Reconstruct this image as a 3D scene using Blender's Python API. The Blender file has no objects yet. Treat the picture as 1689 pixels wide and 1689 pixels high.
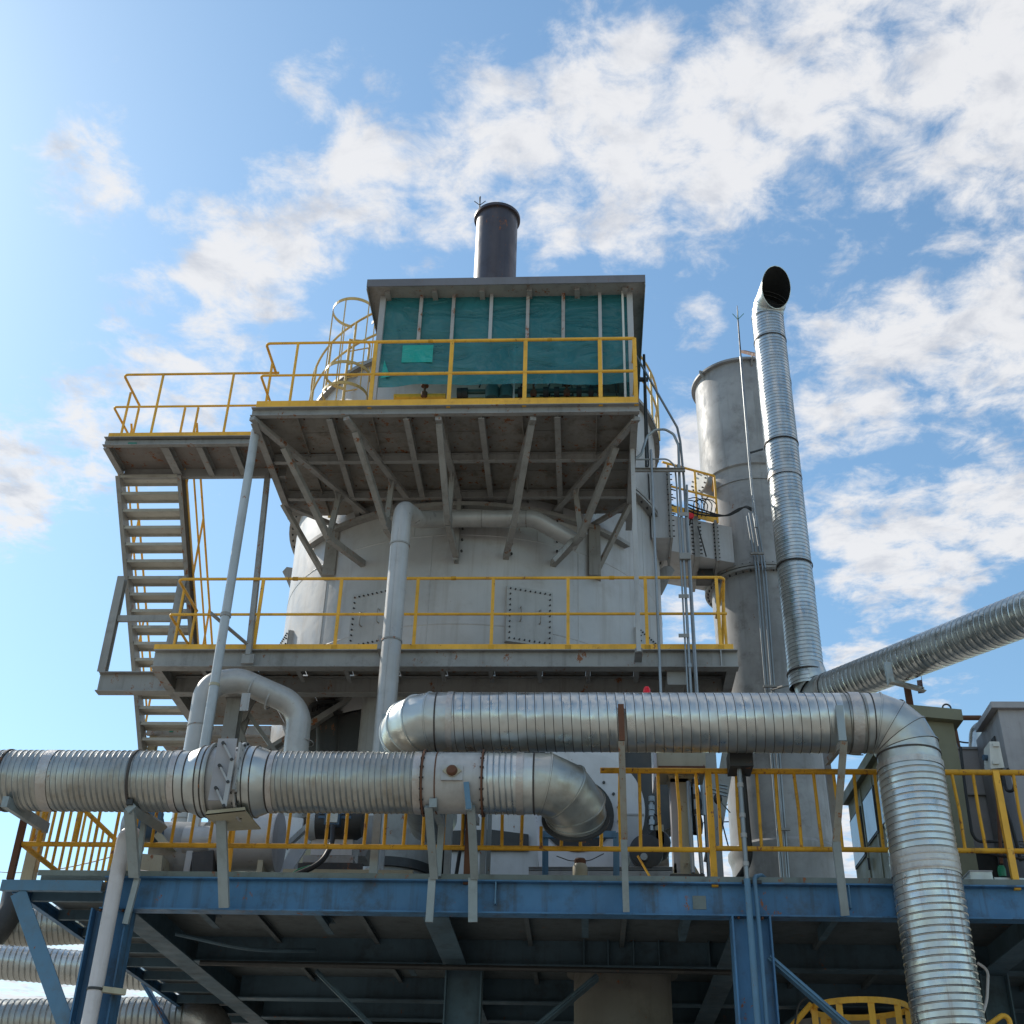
import bpy, bmesh, math, random
import numpy as np
from mathutils import Vector, Matrix
random.seed(7)
C = bpy.context.scene
# ------------------------------------------------------------------ camera
# eye 1.6 m above the yard, solved from the vanishing points of the steelwork
FPX, CC = 2064.31, 844.5
_a = Vector((968.79 - CC, -(2127.86 - CC), -FPX)).normalized()     # world +Y in camera axes
_b = Vector((939.73 - CC, -(-2485.2 - CC), -FPX))
_b = (_b - _a * _b.dot(_a)).normalized()                           # world +Z in camera axes
_x = _a.cross(_b)                                                  # world +X in camera axes
EYE = Vector((0, 0, 1.6))
cam_data = bpy.data.cameras.new('camera'); cam = bpy.data.objects.new('camera', cam_data)
C.collection.objects.link(cam); C.camera = cam
cam.matrix_world = Matrix.Translation(EYE) @ Matrix((_x, _a, _b)).to_4x4()
cam_data.sensor_width = 36; cam_data.lens = 36 * FPX / 1689
cam_data.clip_start = .1; cam_data.clip_end = 9000

def ray(u, v):
    d = Vector((u - CC, -(v - CC), -FPX))
    return Vector((_x.dot(d), _a.dot(d), _b.dot(d)))
def P(u, v, y):            # point of the place seen at (u, v), on the plane Y = y
    w = ray(u, v); return EYE + w * (y / w.y)
def PZ(u, v, z):           # ... at height z
    w = ray(u, v); return EYE + w * ((z - 1.6) / w.z)
def PX(u, v, x):
    w = ray(u, v); return EYE + w * (x / w.x)

# ------------------------------------------------------------------ light
SUN_AZ, SUN_EL = -54.0, 40.0        # degrees from +Y (negative = to the left), height
sd = Vector((math.sin(math.radians(SUN_AZ)) * math.cos(math.radians(SUN_EL)),
             math.cos(math.radians(SUN_AZ)) * math.cos(math.radians(SUN_EL)), math.sin(math.radians(SUN_EL))))
sun_data = bpy.data.lights.new('sun', 'SUN'); sun = bpy.data.objects.new('sun', sun_data)
C.collection.objects.link(sun); sun.rotation_euler = sd.to_track_quat('Z', 'Y').to_euler()
sun.location = (-30, 20, 40)
sun_data.energy = 3.6; sun_data.angle = math.radians(.6); sun_data.color = (1, .93, .82)
C.view_settings.view_transform = 'Standard'; C.view_settings.look = 'None'
C.view_settings.gamma = 1; C.view_settings.use_curve_mapping = False
C.view_settings.exposure = 0.0

world = bpy.data.worlds.new('World'); C.world = world; world.use_nodes = True
nt = world.node_tree; N = nt.nodes; Lk = nt.links
for n in list(N): N.remove(n)
def nd(kind, **kw):
    n = N.new(kind)
    for k, v in kw.items(): setattr(n, k, v)
    return n
def mth(op, a, b=None, c=None, clamp=False):
    n = nd('ShaderNodeMath', operation=op, use_clamp=clamp)
    for i, s in enumerate((a, b, c)):
        if s is None: continue
        if isinstance(s, (int, float)): n.inputs[i].default_value = s
        else: Lk.new(s, n.inputs[i])
    return n.outputs[0]
sky = nd('ShaderNodeTexSky', sky_type='NISHITA'); sky.sun_disc = False
sky.sun_elevation = math.radians(SUN_EL); sky.sun_rotation = math.radians(SUN_AZ)
sky.air_density = 1.15; sky.dust_density = .42; sky.ozone_density = 1.2
tc = nd('ShaderNodeTexCoord'); D = tc.outputs['Generated']
# clouds: a sheet at one height, so that they foreshorten towards the horizon; banks placed by direction
sep = nd('ShaderNodeSeparateXYZ'); Lk.new(D, sep.inputs[0])
zz = mth('MAXIMUM', sep.outputs[2], .05)
cmb = nd('ShaderNodeCombineXYZ')
Lk.new(mth('DIVIDE', sep.outputs[0], zz), cmb.inputs[0]); Lk.new(mth('DIVIDE', sep.outputs[1], zz), cmb.inputs[1])
def noise(scale, detail, rough, vec, dist=0.0, off=(0, 0, 0)):
    mp = nd('ShaderNodeMapping'); mp.inputs['Location'].default_value = off; Lk.new(vec, mp.inputs[0])
    n = nd('ShaderNodeTexNoise'); n.inputs['Scale'].default_value = scale; n.inputs['Detail'].default_value = detail
    n.inputs['Roughness'].default_value = rough; n.inputs['Distortion'].default_value = dist
    Lk.new(mp.outputs[0], n.inputs['Vector']); return n.outputs[0]
BANKS = [  # (u, v, radius as a fraction of the view, weight): the banks of cloud that the day had
 (400,430,.085,1.1),(350,450,.05,1.1),(480,420,.06,1.0),(500,350,.085,1.1),(560,330,.07,1.1),(620,300,.10,1),(740,300,.10,1),(860,230,.11,1),(900,330,.09,.9),(1000,180,.13,1),(1020,330,.08,.9),(1120,250,.14,1),
 (1250,200,.14,1),(1300,310,.08,.9),(1380,130,.14,1),(1500,170,.13,1.05),(1600,110,.16,1.1),(1640,250,.09,1),(1690,60,.15,1.1),(1700,300,.06,1),(900,120,.06,.6),(700,390,.07,.6),(760,120,.05,.55),(1240,330,.06,.7),
 (1400,600,.10,.9),(1520,570,.10,1.0),(1640,560,.10,1.1),(1360,690,.08,.85),(1450,620,.09,.9),(1400,850,.08,.9),(1480,900,.09,1),(1440,960,.07,.9),(1600,830,.06,.95),(1680,840,.08,1.05),(1540,960,.07,1),(1150,760,.06,1),(1130,680,.05,.5),(1160,530,.05,.55),(1340,560,.06,.7),(1410,440,.06,.5),
 (150,265,.07,.85),(170,90,.05,.4),(60,90,.05,.35),(270,630,.13,.85),(190,690,.11,.85),(10,790,.10,1.05),(370,610,.09,.7),(250,560,.07,.6),(540,560,.05,.4),(1130,1010,.05,.8),(1420,1100,.08,.7),(1560,1130,.05,.55),(1300,1440,.10,.95),(1180,1420,.08,.9),(1420,1400,.10,.9),(120,1620,.13,.9),(250,1630,.10,.9),(20,1640,.10,.9),(440,1430,.05,.8),(510,160,.06,.6),(640,190,.06,.5),(380,140,.04,.4),(300,380,.05,.55),
 (1860,200,.25,1.0),(1850,700,.2,.9),(1500,-150,.25,.9)]
mask = None
wob = noise(5.0, 3, .6, D, 0, (3, 1, 2))
for u, v, r, w in BANKS:
    c = ray(u, v).normalized()
    vm = nd('ShaderNodeVectorMath', operation='DISTANCE'); vm.inputs[1].default_value = c
    Lk.new(D, vm.inputs[0])
    mr = nd('ShaderNodeMapRange', interpolation_type='SMOOTHSTEP')
    mr.inputs['From Min'].default_value = r * .86 * 1.25; mr.inputs['From Max'].default_value = r * .86 * .15
    mr.inputs['To Min'].default_value = 0; mr.inputs['To Max'].default_value = w
    Lk.new(vm.outputs['Value'], mr.inputs['Value'])
    mask = mr.outputs[0] if mask is None else mth('MAXIMUM', mask, mr.outputs[0])
# outside the frame the same kind of broken cloud goes on
facing = nd('ShaderNodeVectorMath', operation='DOT_PRODUCT'); facing.inputs[1].default_value = ray(844, 844).normalized(); Lk.new(D, facing.inputs[0])
outm = mth('MULTIPLY', mth('SUBTRACT', .86, facing.outputs['Value'], clamp=False), 6.0, clamp=True)
gen = mth('MULTIPLY', mth('MULTIPLY', mth('SUBTRACT', noise(1.1, 2, .5, cmb.outputs[0], 0, (5, 2, 0)), .44), 6.0, clamp=True), outm)
mask = mth('MAXIMUM', mask, gen)
fine = noise(15, 13, .64, cmb.outputs[0], .25)
big = noise(4.2, 6, .55, cmb.outputs[0], .2, (1, 7, 0))
dens = mth('ADD', mth('MULTIPLY', fine, 1.15), mth('MULTIPLY', big, .75))      # about .6 .. 1.3
dens = mth('ADD', dens, mth('MULTIPLY', mask, .62))
cov = nd('ShaderNodeMapRange', interpolation_type='SMOOTHSTEP'); cov.inputs['From Min'].default_value = 1.22; cov.inputs['From Max'].default_value = 1.62
Lk.new(dens, cov.inputs['Value'])
# thick parts a little greyer
shade = nd('ShaderNodeMapRange', interpolation_type='SMOOTHSTEP'); shade.inputs['From Min'].default_value = .45; shade.inputs['From Max'].default_value = .72
Lk.new(noise(11.0, 10, .6, cmb.outputs[0], .3, (.06, .05, 0)), shade.inputs['Value'])
ccol = nd('ShaderNodeMix', data_type='RGBA'); Lk.new(shade.outputs[0], ccol.inputs[0])
ccol.inputs[6].default_value = (6.3, 6.3, 6.4, 1); ccol.inputs[7].default_value = (4.4, 4.6, 5.05, 1)
gain = nd('ShaderNodeMix', data_type='RGBA', blend_type='MULTIPLY'); gain.inputs[0].default_value = 1
Lk.new(sky.outputs[0], gain.inputs[6]); gain.inputs[7].default_value = (1.04, 1.25, 1.26, 1)
mixc = nd('ShaderNodeMix', data_type='RGBA'); Lk.new(mth('MULTIPLY', cov.outputs[0], .93), mixc.inputs[0])
Lk.new(gain.outputs[2], mixc.inputs[6]); Lk.new(ccol.outputs[2], mixc.inputs[7])
bg = nd('ShaderNodeBackground'); bg.inputs[1].default_value = .14; Lk.new(mixc.outputs[2], bg.inputs[0])
wo = nd('ShaderNodeOutputWorld'); Lk.new(bg.outputs[0], wo.inputs[0])

# ------------------------------------------------------------------ materials
def mat(name, col, rough=.55, metal=0.0, dirt=(.1, .085, .07), dirt_amt=.25, rust=0.0, var=.12, streak=.3, bump=.15, scale=1.0, spec=.4, bdist=.004, dent=0.0):
    m = bpy.data.materials.new(name); m.use_nodes = True
    t = m.node_tree; n = t.nodes; l = t.links; b = n['Principled BSDF']
    def new(k, **kw):
        q = n.new(k)
        for a, v in kw.items(): setattr(q, a, v)
        return q
    geo = new('ShaderNodeNewGeometry')
    def nz(sc, det, vecscale=(1, 1, 1), rg=.6, seed=0):
        mp = new('ShaderNodeMapping'); mp.inputs['Scale'].default_value = vecscale; mp.inputs['Location'].default_value = (seed, seed * .7, seed * 1.3)
        l.new(geo.outputs['Position'], mp.inputs[0])
        q = new('ShaderNodeTexNoise'); q.inputs['Scale'].default_value = sc; q.inputs['Detail'].default_value = det; q.inputs['Roughness'].default_value = rg
        l.new(mp.outputs[0], q.inputs['Vector']); return q.outputs[0]
    def ramp(src, lo, hi, a=0.0, bb=1.0):
        q = new('ShaderNodeMapRange', interpolation_type='SMOOTHSTEP'); q.inputs['From Min'].default_value = lo; q.inputs['From Max'].default_value = hi
        q.inputs['To Min'].default_value = a; q.inputs['To Max'].default_value = bb; l.new(src, q.inputs['Value']); return q.outputs[0]
    def mix(f, a, c, bt='MIX'):
        q = new('ShaderNodeMix', data_type='RGBA', blend_type=bt)
        for i, s in ((0, f), (6, a), (7, c)):
            if isinstance(s, (int, float)): q.inputs[i].default_value = s
            elif isinstance(s, tuple): q.inputs[i].default_value = (*s, 1)
            else: l.new(s, q.inputs[i])
        return q.outputs[2]
    big = nz(.9 * scale, 5)
    c = mix(ramp(big, .3, .7), tuple(x * (1 - var) for x in col), tuple(min(1, x * (1 + var)) for x in col))
    if dirt_amt:
        c = mix(ramp(nz(3.1 * scale, 8, (1, 1, 1), .7, 3), .48, .75, 0, dirt_amt), c, dirt)
    if streak:
        c = mix(ramp(nz(9 * scale, 5, (1, 1, .06), .65, 5), .50, .70, 0, streak * .6), c, dirt)
    if rust:
        rr = ramp(nz(5.5 * scale, 9, (1, 1, .6), .78, 9), .655 - rust * .24, .685 - rust * .24)
        rc = mix(nz(30, 3), (.16, .045, .015), (.32, .12, .04))
        c = mix(rr, c, rc)
        rm = new('ShaderNodeMath', operation='MULTIPLY_ADD'); l.new(rr, rm.inputs[0]); rm.inputs[1].default_value = -metal; rm.inputs[2].default_value = metal
        l.new(rm.outputs[0], b.inputs['Metallic'])
    else: b.inputs['Metallic'].default_value = metal
    l.new(c, b.inputs['Base Color'])
    l.new(ramp(nz(6 * scale, 6, (1, 1, .5), .6, 2), .3, .7, max(.04, rough - .09), min(1, rough + .12)), b.inputs['Roughness'])
    b.inputs['Specular IOR Level'].default_value = spec
    if bump:
        bp = new('ShaderNodeBump'); bp.inputs['Strength'].default_value = bump; bp.inputs['Distance'].default_value = bdist
        l.new(nz(14 * scale, 7, (1, 1, 1), .65, 4), bp.inputs['Height']); l.new(bp.outputs[0], b.inputs['Normal'])
        if dent:
            b2 = new('ShaderNodeBump'); b2.inputs['Strength'].default_value = 1; b2.inputs['Distance'].default_value = dent
            l.new(nz(2.6, 2, (1, 1, 1), .5, 8), b2.inputs['Height']); l.new(b2.outputs[0], bp.inputs['Normal'])
    return m
M = {}
M['grey'] = mat('grey_steel_paint', (.31, .30, .285), .5, rust=.26, dirt=(.13, .115, .10), dirt_amt=.5, streak=.6)
M['grey_light'] = mat('light_grey_paint', (.42, .415, .41), .45, rust=.06, dirt_amt=.2)
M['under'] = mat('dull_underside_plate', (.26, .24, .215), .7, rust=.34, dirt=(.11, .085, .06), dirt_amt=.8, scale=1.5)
M['tank'] = mat('silver_grey_tank_paint', (.475, .465, .46), .42, metal=.10, rust=.03, dirt=(.27, .22, .18), dirt_amt=.35, streak=.6, scale=.6, bump=.1, dent=.006)
M['stack'] = mat('weathered_stack_steel', (.33, .325, .325), .55, metal=.0, dirt=(.19, .18, .17), dirt_amt=.9, streak=.8, scale=.75, var=.3, rust=.03)
M['chimney'] = mat('sooty_chimney_steel', (.085, .075, .085), .38, metal=.3, rust=.2, dirt=(.05, .03, .03), dirt_amt=.4)
M['pipe'] = mat('grey_pipe_paint', (.44, .425, .41), .36, metal=.2, dirt=(.2, .18, .16), dirt_amt=.3, rust=.02)
M['pipe_pale'] = mat('pale_bluish_pipe', (.44, .47, .49), .4, dirt_amt=.25, rust=.04)
M['white_pipe'] = mat('white_plastic_pipe', (.58, .54, .54), .45, dirt=(.25, .2, .16), dirt_amt=.3)
M['yellow'] = mat('yellow_rail_paint', (.86, .45, .05), .5, rust=.16, dirt=(.25, .11, .03), dirt_amt=.35, scale=1.6)
M['yellow_pale'] = mat('sunbleached_yellow_paint', (.66, .45, .16), .5, rust=.12, dirt=(.3, .17, .06), dirt_amt=.3, scale=1.6)
M['yellow_old'] = mat('worn_yellow_paint', (.66, .33, .018), .55, rust=.34, dirt=(.16, .07, .02), dirt_amt=.6, scale=2)
M['blue'] = mat('blue_girder_paint', (.062, .175, .325), .5, rust=.14, dirt=(.05, .055, .055), dirt_amt=.8, streak=.9, scale=.9, var=.25)
M['blue_pale'] = mat('faded_blue_paint', (.10, .21, .32), .5, rust=.12, dirt=(.12, .13, .12), dirt_amt=.5, scale=1.2)
M['blue_grey'] = mat('bluegrey_bracket_steel', (.29, .33, .34), .45, metal=.2, rust=.10, dirt=(.14, .13, .11), dirt_amt=.4, scale=1.5)
M['blue_shaded'] = mat('shaded_blue_steel', (.075, .125, .16), .6, rust=.08, dirt=(.03, .03, .028), dirt_amt=.6, streak=.4, scale=.9, var=.25)  # girder blue darkened to put the under-deck shade into the colour; mottled grime too
M['prop_rusty'] = mat('rust_streaked_angle_iron', (.26, .24, .20), .55, metal=.1, rust=.40, dirt=(.15, .09, .05), dirt_amt=.6, scale=2)
M['rusty_plate'] = mat('rust_blotched_plate', (.24, .21, .19), .7, rust=.40, dirt=(.12, .07, .05), dirt_amt=.6, scale=.8)
M['deck_edge'] = mat('greenish_deck_edge', (.17, .20, .19), .65, rust=.22, dirt=(.07, .06, .05), dirt_amt=.6, scale=1.5)
M['tread'] = mat('pale_worn_tread', (.46, .44, .39), .55, rust=.1, dirt=(.2, .17, .13), dirt_amt=.35)
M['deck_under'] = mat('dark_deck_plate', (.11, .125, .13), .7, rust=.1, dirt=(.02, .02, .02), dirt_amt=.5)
M['galv'] = mat('galvanised_sheet', (.56, .575, .56), .33, metal=.93, dirt=(.33, .32, .29), dirt_amt=.35, rust=0, var=.12, streak=.2, bump=.04, scale=1.0, bdist=.004, dent=.035)
M['galv_streak'] = mat('rust_streaked_zinc', (.56, .575, .56), .30, metal=.9, dirt=(.22, .10, .05), dirt_amt=.3, var=.15, streak=.85, bump=.05, scale=1.3, bdist=.004, dent=.04)
M['galv_clean'] = mat('smooth_galvanised_elbow', (.52, .53, .51), .40, metal=.9, dirt=(.36, .34, .3), dirt_amt=.3, var=.1, streak=.15, bump=.05, bdist=.005, dent=.06)
M['galv_old'] = mat('weathered_galvanised_sheet', (.40, .40, .37), .38, metal=.85, dirt=(.27, .23, .18), dirt_amt=.6, rust=.04, var=.15, streak=.6, bump=.06, scale=1.2, bdist=.004, dent=.04)
M['seam'] = mat('dark_duct_seam', (.07, .06, .055), .6, metal=.3, dirt_amt=.3, rust=.2, scale=2)
M['galv_dim'] = mat('dull_zinc_seam', (.20, .21, .22), .45, metal=.6, dirt_amt=.4, scale=2)
M['tape'] = mat('silver_joint_tape', (.52, .49, .46), .38, metal=.8, dirt=(.3, .2, .14), dirt_amt=.5, bump=.55, scale=2, bdist=.010)
M['rust'] = mat('rusted_steel', (.13, .055, .03), .75, dirt=(.08, .04, .02), dirt_amt=.6, scale=2)
M['black'] = mat('black_rubber', (.012, .012, .013), .5, dirt_amt=.2)
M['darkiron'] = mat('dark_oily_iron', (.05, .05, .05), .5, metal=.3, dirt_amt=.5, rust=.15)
M['galvpipe'] = mat('galvanised_conduit', (.30, .32, .33), .38, metal=.6, dirt_amt=.3)
M['olive'] = mat('olive_cabinet_paint', (.19, .18, .115), .5, dirt=(.1, .09, .06), dirt_amt=.25, bump=.05)
M['cabinet'] = mat('warm_grey_cabinet_paint', (.36, .34, .345), .45, dirt_amt=.2, rust=.02, bump=.05)
M['white'] = mat('offwhite_enclosure', (.62, .61, .56), .4, dirt_amt=.2, bump=.03)
M['panelwhite'] = mat('pale_grey_casing', (.60, .585, .59), .5, dirt=(.3, .25, .2), dirt_amt=.25, rust=.04)
M['glassdark'] = mat('dark_window_glass', (.02, .025, .03), .06, dirt_amt=0, streak=0, bump=0, spec=.9, var=.02)
M['bluemotor'] = mat('blue_motor_paint', (.05, .10, .16), .4, dirt_amt=.5)
M['greenvalve'] = mat('green_machinery_paint', (.06, .13, .13), .45, dirt_amt=.4)
M['red'] = mat('red_beacon_plastic', (.75, .01, .02), .25, dirt_amt=.05, bump=0)
M['greenplug'] = mat('green_plug_plastic', (.01, .2, .10), .4, dirt_amt=.1)
M['teal_label'] = mat('green_label_plate', (.03, .22, .16), .5, dirt_amt=.2)
M['beige'] = mat('beige_painted_steel', (.42, .38, .27), .5, rust=.22, dirt=(.2, .13, .07), dirt_amt=.35)
M['ground'] = mat('concrete_yard', (.31, .28, .235), .85, dirt=(.16, .15, .14), dirt_amt=.5, streak=0, bump=.3, scale=.25)
M['void'] = mat('shaded_duct_lining', (.012, .012, .012), .9, dirt_amt=0, streak=0)  # near-black colour stands in for the shade inside the open mouth

def film(name, tint, body, op):
    m = bpy.data.materials.new(name); m.use_nodes = True; t = m.node_tree; n = t.nodes; l = t.links
    for q in list(n): n.remove(q)
    out = n.new('ShaderNodeOutputMaterial'); tr = n.new('ShaderNodeBsdfTransparent'); tr.inputs[0].default_value = (*tint, 1)
    pb = n.new('ShaderNodeBsdfPrincipled'); pb.inputs['Base Color'].default_value = (*body, 1); pb.inputs['Roughness'].default_value = .12
    geo = n.new('ShaderNodeNewGeometry'); nz = n.new('ShaderNodeTexNoise'); nz.inputs['Scale'].default_value = 1.3; nz.inputs['Detail'].default_value = 3; nz.inputs['Distortion'].default_value = 1.4
    mp = n.new('ShaderNodeMapping'); mp.inputs['Scale'].default_value = (1, 1, 2.2); l.new(geo.outputs['Position'], mp.inputs[0]); l.new(mp.outputs[0], nz.inputs['Vector'])
    bp = n.new('ShaderNodeBump'); bp.inputs['Strength'].default_value = 1.0; bp.inputs['Distance'].default_value = .09
    l.new(nz.outputs[0], bp.inputs['Height']); l.new(bp.outputs[0], pb.inputs['Normal'])
    mr = n.new('ShaderNodeMapRange'); mr.inputs['To Min'].default_value = op - .22; mr.inputs['To Max'].default_value = op + .22; l.new(nz.outputs[0], mr.inputs['Value'])
    mx = n.new('ShaderNodeMixShader'); l.new(mr.outputs[0], mx.inputs[0]); l.new(tr.outputs[0], mx.inputs[1]); l.new(pb.outputs[0], mx.inputs[2]); l.new(mx.outputs[0], out.inputs[0])
    return m
M['film'] = film('green_vinyl_film', (.22, .56, .58), (.065, .29, .32), .5)
M['film_bright'] = film('bright_green_vinyl', (.12, .55, .48), (.03, .50, .43), .7)  # brighter, more opaque copy of the green film

# ------------------------------------------------------------------ geometry helpers
def V(*a): return Vector(a)
class MB:
    def __init__(s): s.v = []; s.f = []
    def add(s, vs, fs):
        o = len(s.v); s.v += [tuple(v) for v in vs]; s.f += [tuple(i + o for i in f) for f in fs]; return s
    def box(s, x0, x1, y0, y1, z0, z1):
        x0, x1 = min(x0, x1), max(x0, x1); y0, y1 = min(y0, y1), max(y0, y1); z0, z1 = min(z0, z1), max(z0, z1)
        return s.add([(x0,y0,z0),(x1,y0,z0),(x1,y1,z0),(x0,y1,z0),(x0,y0,z1),(x1,y0,z1),(x1,y1,z1),(x0,y1,z1)],
                     [(0,3,2,1),(4,5,6,7),(0,1,5,4),(1,2,6,5),(2,3,7,6),(3,0,4,7)])
    def ext(s, sec, a, b, up=V(0,0,1), ends=True):   # extrude a cross-section from a to b
        a = Vector(a); b = Vector(b); d = (b - a).normalized(); up = Vector(up)
        if abs(d.dot(up.normalized())) > .98: up = V(0, 1, 0)
        sx = d.cross(up).normalized(); uy = sx.cross(d).normalized(); n = len(sec)
        vs = [p + sx * x + uy * y for p in (a, b) for x, y in sec]
        fs = [(i, (i + 1) % n, n + (i + 1) % n, n + i) for i in range(n)]
        if ends: fs += [tuple(reversed(range(n))), tuple(range(n, 2 * n))]
        return s.add(vs, fs)
    def bar(s, a, b, w, h=None, up=V(0,0,1)):
        h = w if h is None else h
        return s.ext([(-w/2,-h/2),(w/2,-h/2),(w/2,h/2),(-w/2,h/2)], a, b, up)
    def ibeam(s, a, b, h=.2, w=.15, tf=.014, tw=.01, up=V(0,0,1)):
        return s.ext([(-w/2,-h/2),(w/2,-h/2),(w/2,-h/2+tf),(tw/2,-h/2+tf),(tw/2,h/2-tf),(w/2,h/2-tf),(w/2,h/2),(-w/2,h/2),(-w/2,h/2-tf),(-tw/2,h/2-tf),(-tw/2,-h/2+tf),(-w/2,-h/2+tf)], a, b, up)
    def chan(s, a, b, h=.15, w=.07, t=.008, up=V(0,0,1), flip=1):
        q = [(-w/2,-h/2),(w/2,-h/2),(w/2,-h/2+t),(-w/2+t,-h/2+t),(-w/2+t,h/2-t),(w/2,h/2-t),(w/2,h/2),(-w/2,h/2)]
        if flip < 0: q = [(-x, y) for x, y in reversed(q)]
        return s.ext(q, a, b, up)
    def angle(s, a, b, w=.07, t=.007, up=V(0,0,1), flip=1):
        q = [(0,0),(w,0),(w,t),(t,t),(t,w),(0,w)]
        if flip < 0: q = [(-x, y) for x, y in reversed(q)]
        return s.ext(q, a, b, up)
    def tube(s, pts, r, n=12, caps=True, close=False):    # swept round tube with mitred joints
        pts = [Vector(p) for p in pts]; m = len(pts); rs = r if isinstance(r, (list, tuple)) else [r] * m
        prev = None; rings = []
        for i, p in enumerate(pts):
            if close: d1 = (p - pts[i-1]).normalized(); d2 = (pts[(i+1) % m] - p).normalized()
            else:
                d1 = (p - pts[i-1]).normalized() if i else (pts[1] - p).normalized()
                d2 = (pts[i+1] - p).normalized() if i < m - 1 else d1
            t = (d1 + d2).normalized()
            if prev is None:
                a = V(0,0,1) if abs(t.z) < .9 else V(0,1,0); u = t.cross(a).normalized()
            else: u = (prev - t * prev.dot(t)).normalized()
            prev = u; w = t.cross(u); k = 1 / max(.5, (1 + d1.dot(d2)) / 2) ** .5
            bis = (d2 - d1); bis = bis.normalized() if bis.length > 1e-6 else None
            ring = []
            for j in range(n):
                th = 2 * math.pi * j / n; o = (u * math.cos(th) + w * math.sin(th)) * rs[i]
                if bis is not None: o += bis * (o.dot(bis) * (k - 1))
                ring.append(p + o)
            rings.append(ring)
        o = len(s.v); s.v += [tuple(q) for rg in rings for q in rg]
        seg = m if close else m - 1
        for i in range(seg):
            i2 = (i + 1) % m
            for j in range(n):
                j2 = (j + 1) % n; s.f.append((o+i*n+j, o+i*n+j2, o+i2*n+j2, o+i2*n+j))
        if caps and not close:
            s.f.append(tuple(o + j for j in reversed(range(n)))); s.f.append(tuple(o + (m-1)*n + j for j in range(n)))
        return s
    def lathe(s, prof, c, axis=V(0,0,1), n=48, a0=0.0, a1=2*math.pi, helix=0.0, hmax=0.0):   # prof: (radius, distance along axis)
        c = Vector(c); axis = Vector(axis).normalized(); a = V(0,1,0) if abs(axis.y) < .9 else V(0,0,1)
        u = axis.cross(a).normalized(); w = axis.cross(u); full = abs(a1 - a0 - 2*math.pi) < 1e-6 and not helix; m = n if full else n + 1
        o = len(s.v)
        for r, h in prof:
            for j in range(m):
                th = a0 + (a1 - a0) * j / n
                hh = min(max(h + helix*(j/n - .5), 0), hmax) if helix else h
                s.v.append(tuple(c + axis*hh + (u*math.cos(th) + w*math.sin(th))*r))
        for i in range(len(prof) - 1):
            for j in range(n):
                j2 = (j + 1) % m; s.f.append((o+i*m+j, o+i*m+j2, o+(i+1)*m+j2, o+(i+1)*m+j))
        return s
    def prism(s, poly, off):     # closed polygon (3-D points) thickened by the vector off
        off = Vector(off); n = len(poly); vs = [Vector(p) for p in poly] + [Vector(p) + off for p in poly]
        return s.add(vs, [tuple(range(n)), tuple(reversed(range(n, 2*n)))] + [(i, n+i, n+(i+1)%n, (i+1)%n) for i in range(n)])
    def ball(s, c, r, n=10, sz=1.0):
        return s.lathe([(max(.0005, r*math.sin(math.pi*i/n)), -r*sz*math.cos(math.pi*i/n)) for i in range(n+1)], c, n=2*n)

def arc(c, p0, axis, ang, n=8):     # points from p0 turning about axis through c
    c = Vector(c); v = Vector(p0) - c; return [c + Matrix.Rotation(ang*i/n, 3, Vector(axis)) @ v for i in range(n+1)]
def bend(pts, R, n=8):             # round the corners of a polyline
    pts = [Vector(p) for p in pts]; out = [pts[0]]
    for i in range(1, len(pts)-1):
        a, b, c = pts[i-1], pts[i], pts[i+1]; d1 = (a-b).normalized(); d2 = (c-b).normalized()
        ang = d1.angle(d2); t = min(R / math.tan(ang/2), (a-b).length*.49, (c-b).length*.49); Rr = t*math.tan(ang/2)
        p = b + d1*t; cen = b + (d1+d2).normalized()*(Rr/math.sin(ang/2)); ax = d1.cross(d2).normalized()
        out += arc(cen, p, ax, -(math.pi-ang), n)
        e = b + d2*t
        if (out[-1]-e).length > 1e-3*R: 
            out = out[:-(n+1)] + arc(cen, p, ax, (math.pi-ang), n)
    return out + [pts[-1]]

class Thing:
    def __init__(s, name, label, cat, loc, group=None):
        s.o = bpy.data.objects.new(name, None); C.collection.objects.link(s.o); s.loc = Vector(loc); s.o.location = s.loc
        s.o.empty_display_size = .2
        s.o['label'] = label; s.o['category'] = cat
        if group: s.o['group'] = group
    def part(s, name, mb, m, parent=None, label=None, smooth=False, kind=None, ang=35):
        o = mesh_obj(name, mb, m, s.loc, smooth, ang); o.parent = parent or s.o
        if label: o['label'] = label
        if kind: o['kind'] = kind
        return o
def mesh_obj(name, mb, m, loc=V(0,0,0), smooth=False, ang=35):
    me = bpy.data.meshes.new(name); loc = Vector(loc)
    me.from_pydata([(x-loc.x, y-loc.y, z-loc.z) for x, y, z in mb.v], [], mb.f); me.update()
    bm = bmesh.new(); bm.from_mesh(me); bmesh.ops.recalc_face_normals(bm, faces=bm.faces); bm.to_mesh(me); bm.free()
    me.materials.append(M[m] if isinstance(m, str) else m)
    if smooth:
        me.polygons.foreach_set('use_smooth', [True]*len(me.polygons)); me.set_sharp_from_angle(angle=math.radians(ang))
    o = bpy.data.objects.new(name, me); C.collection.objects.link(o); return o
def single(name, mb, m, label, cat, loc, group=None, smooth=False, ang=35):
    o = mesh_obj(name, mb, m, loc, smooth, ang); o.location = loc; o['label'] = label; o['category'] = cat
    if group: o['group'] = group
    return o
def structure(name, mb, m):
    o = mesh_obj(name, mb, m); o['kind'] = 'structure'; return o

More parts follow.
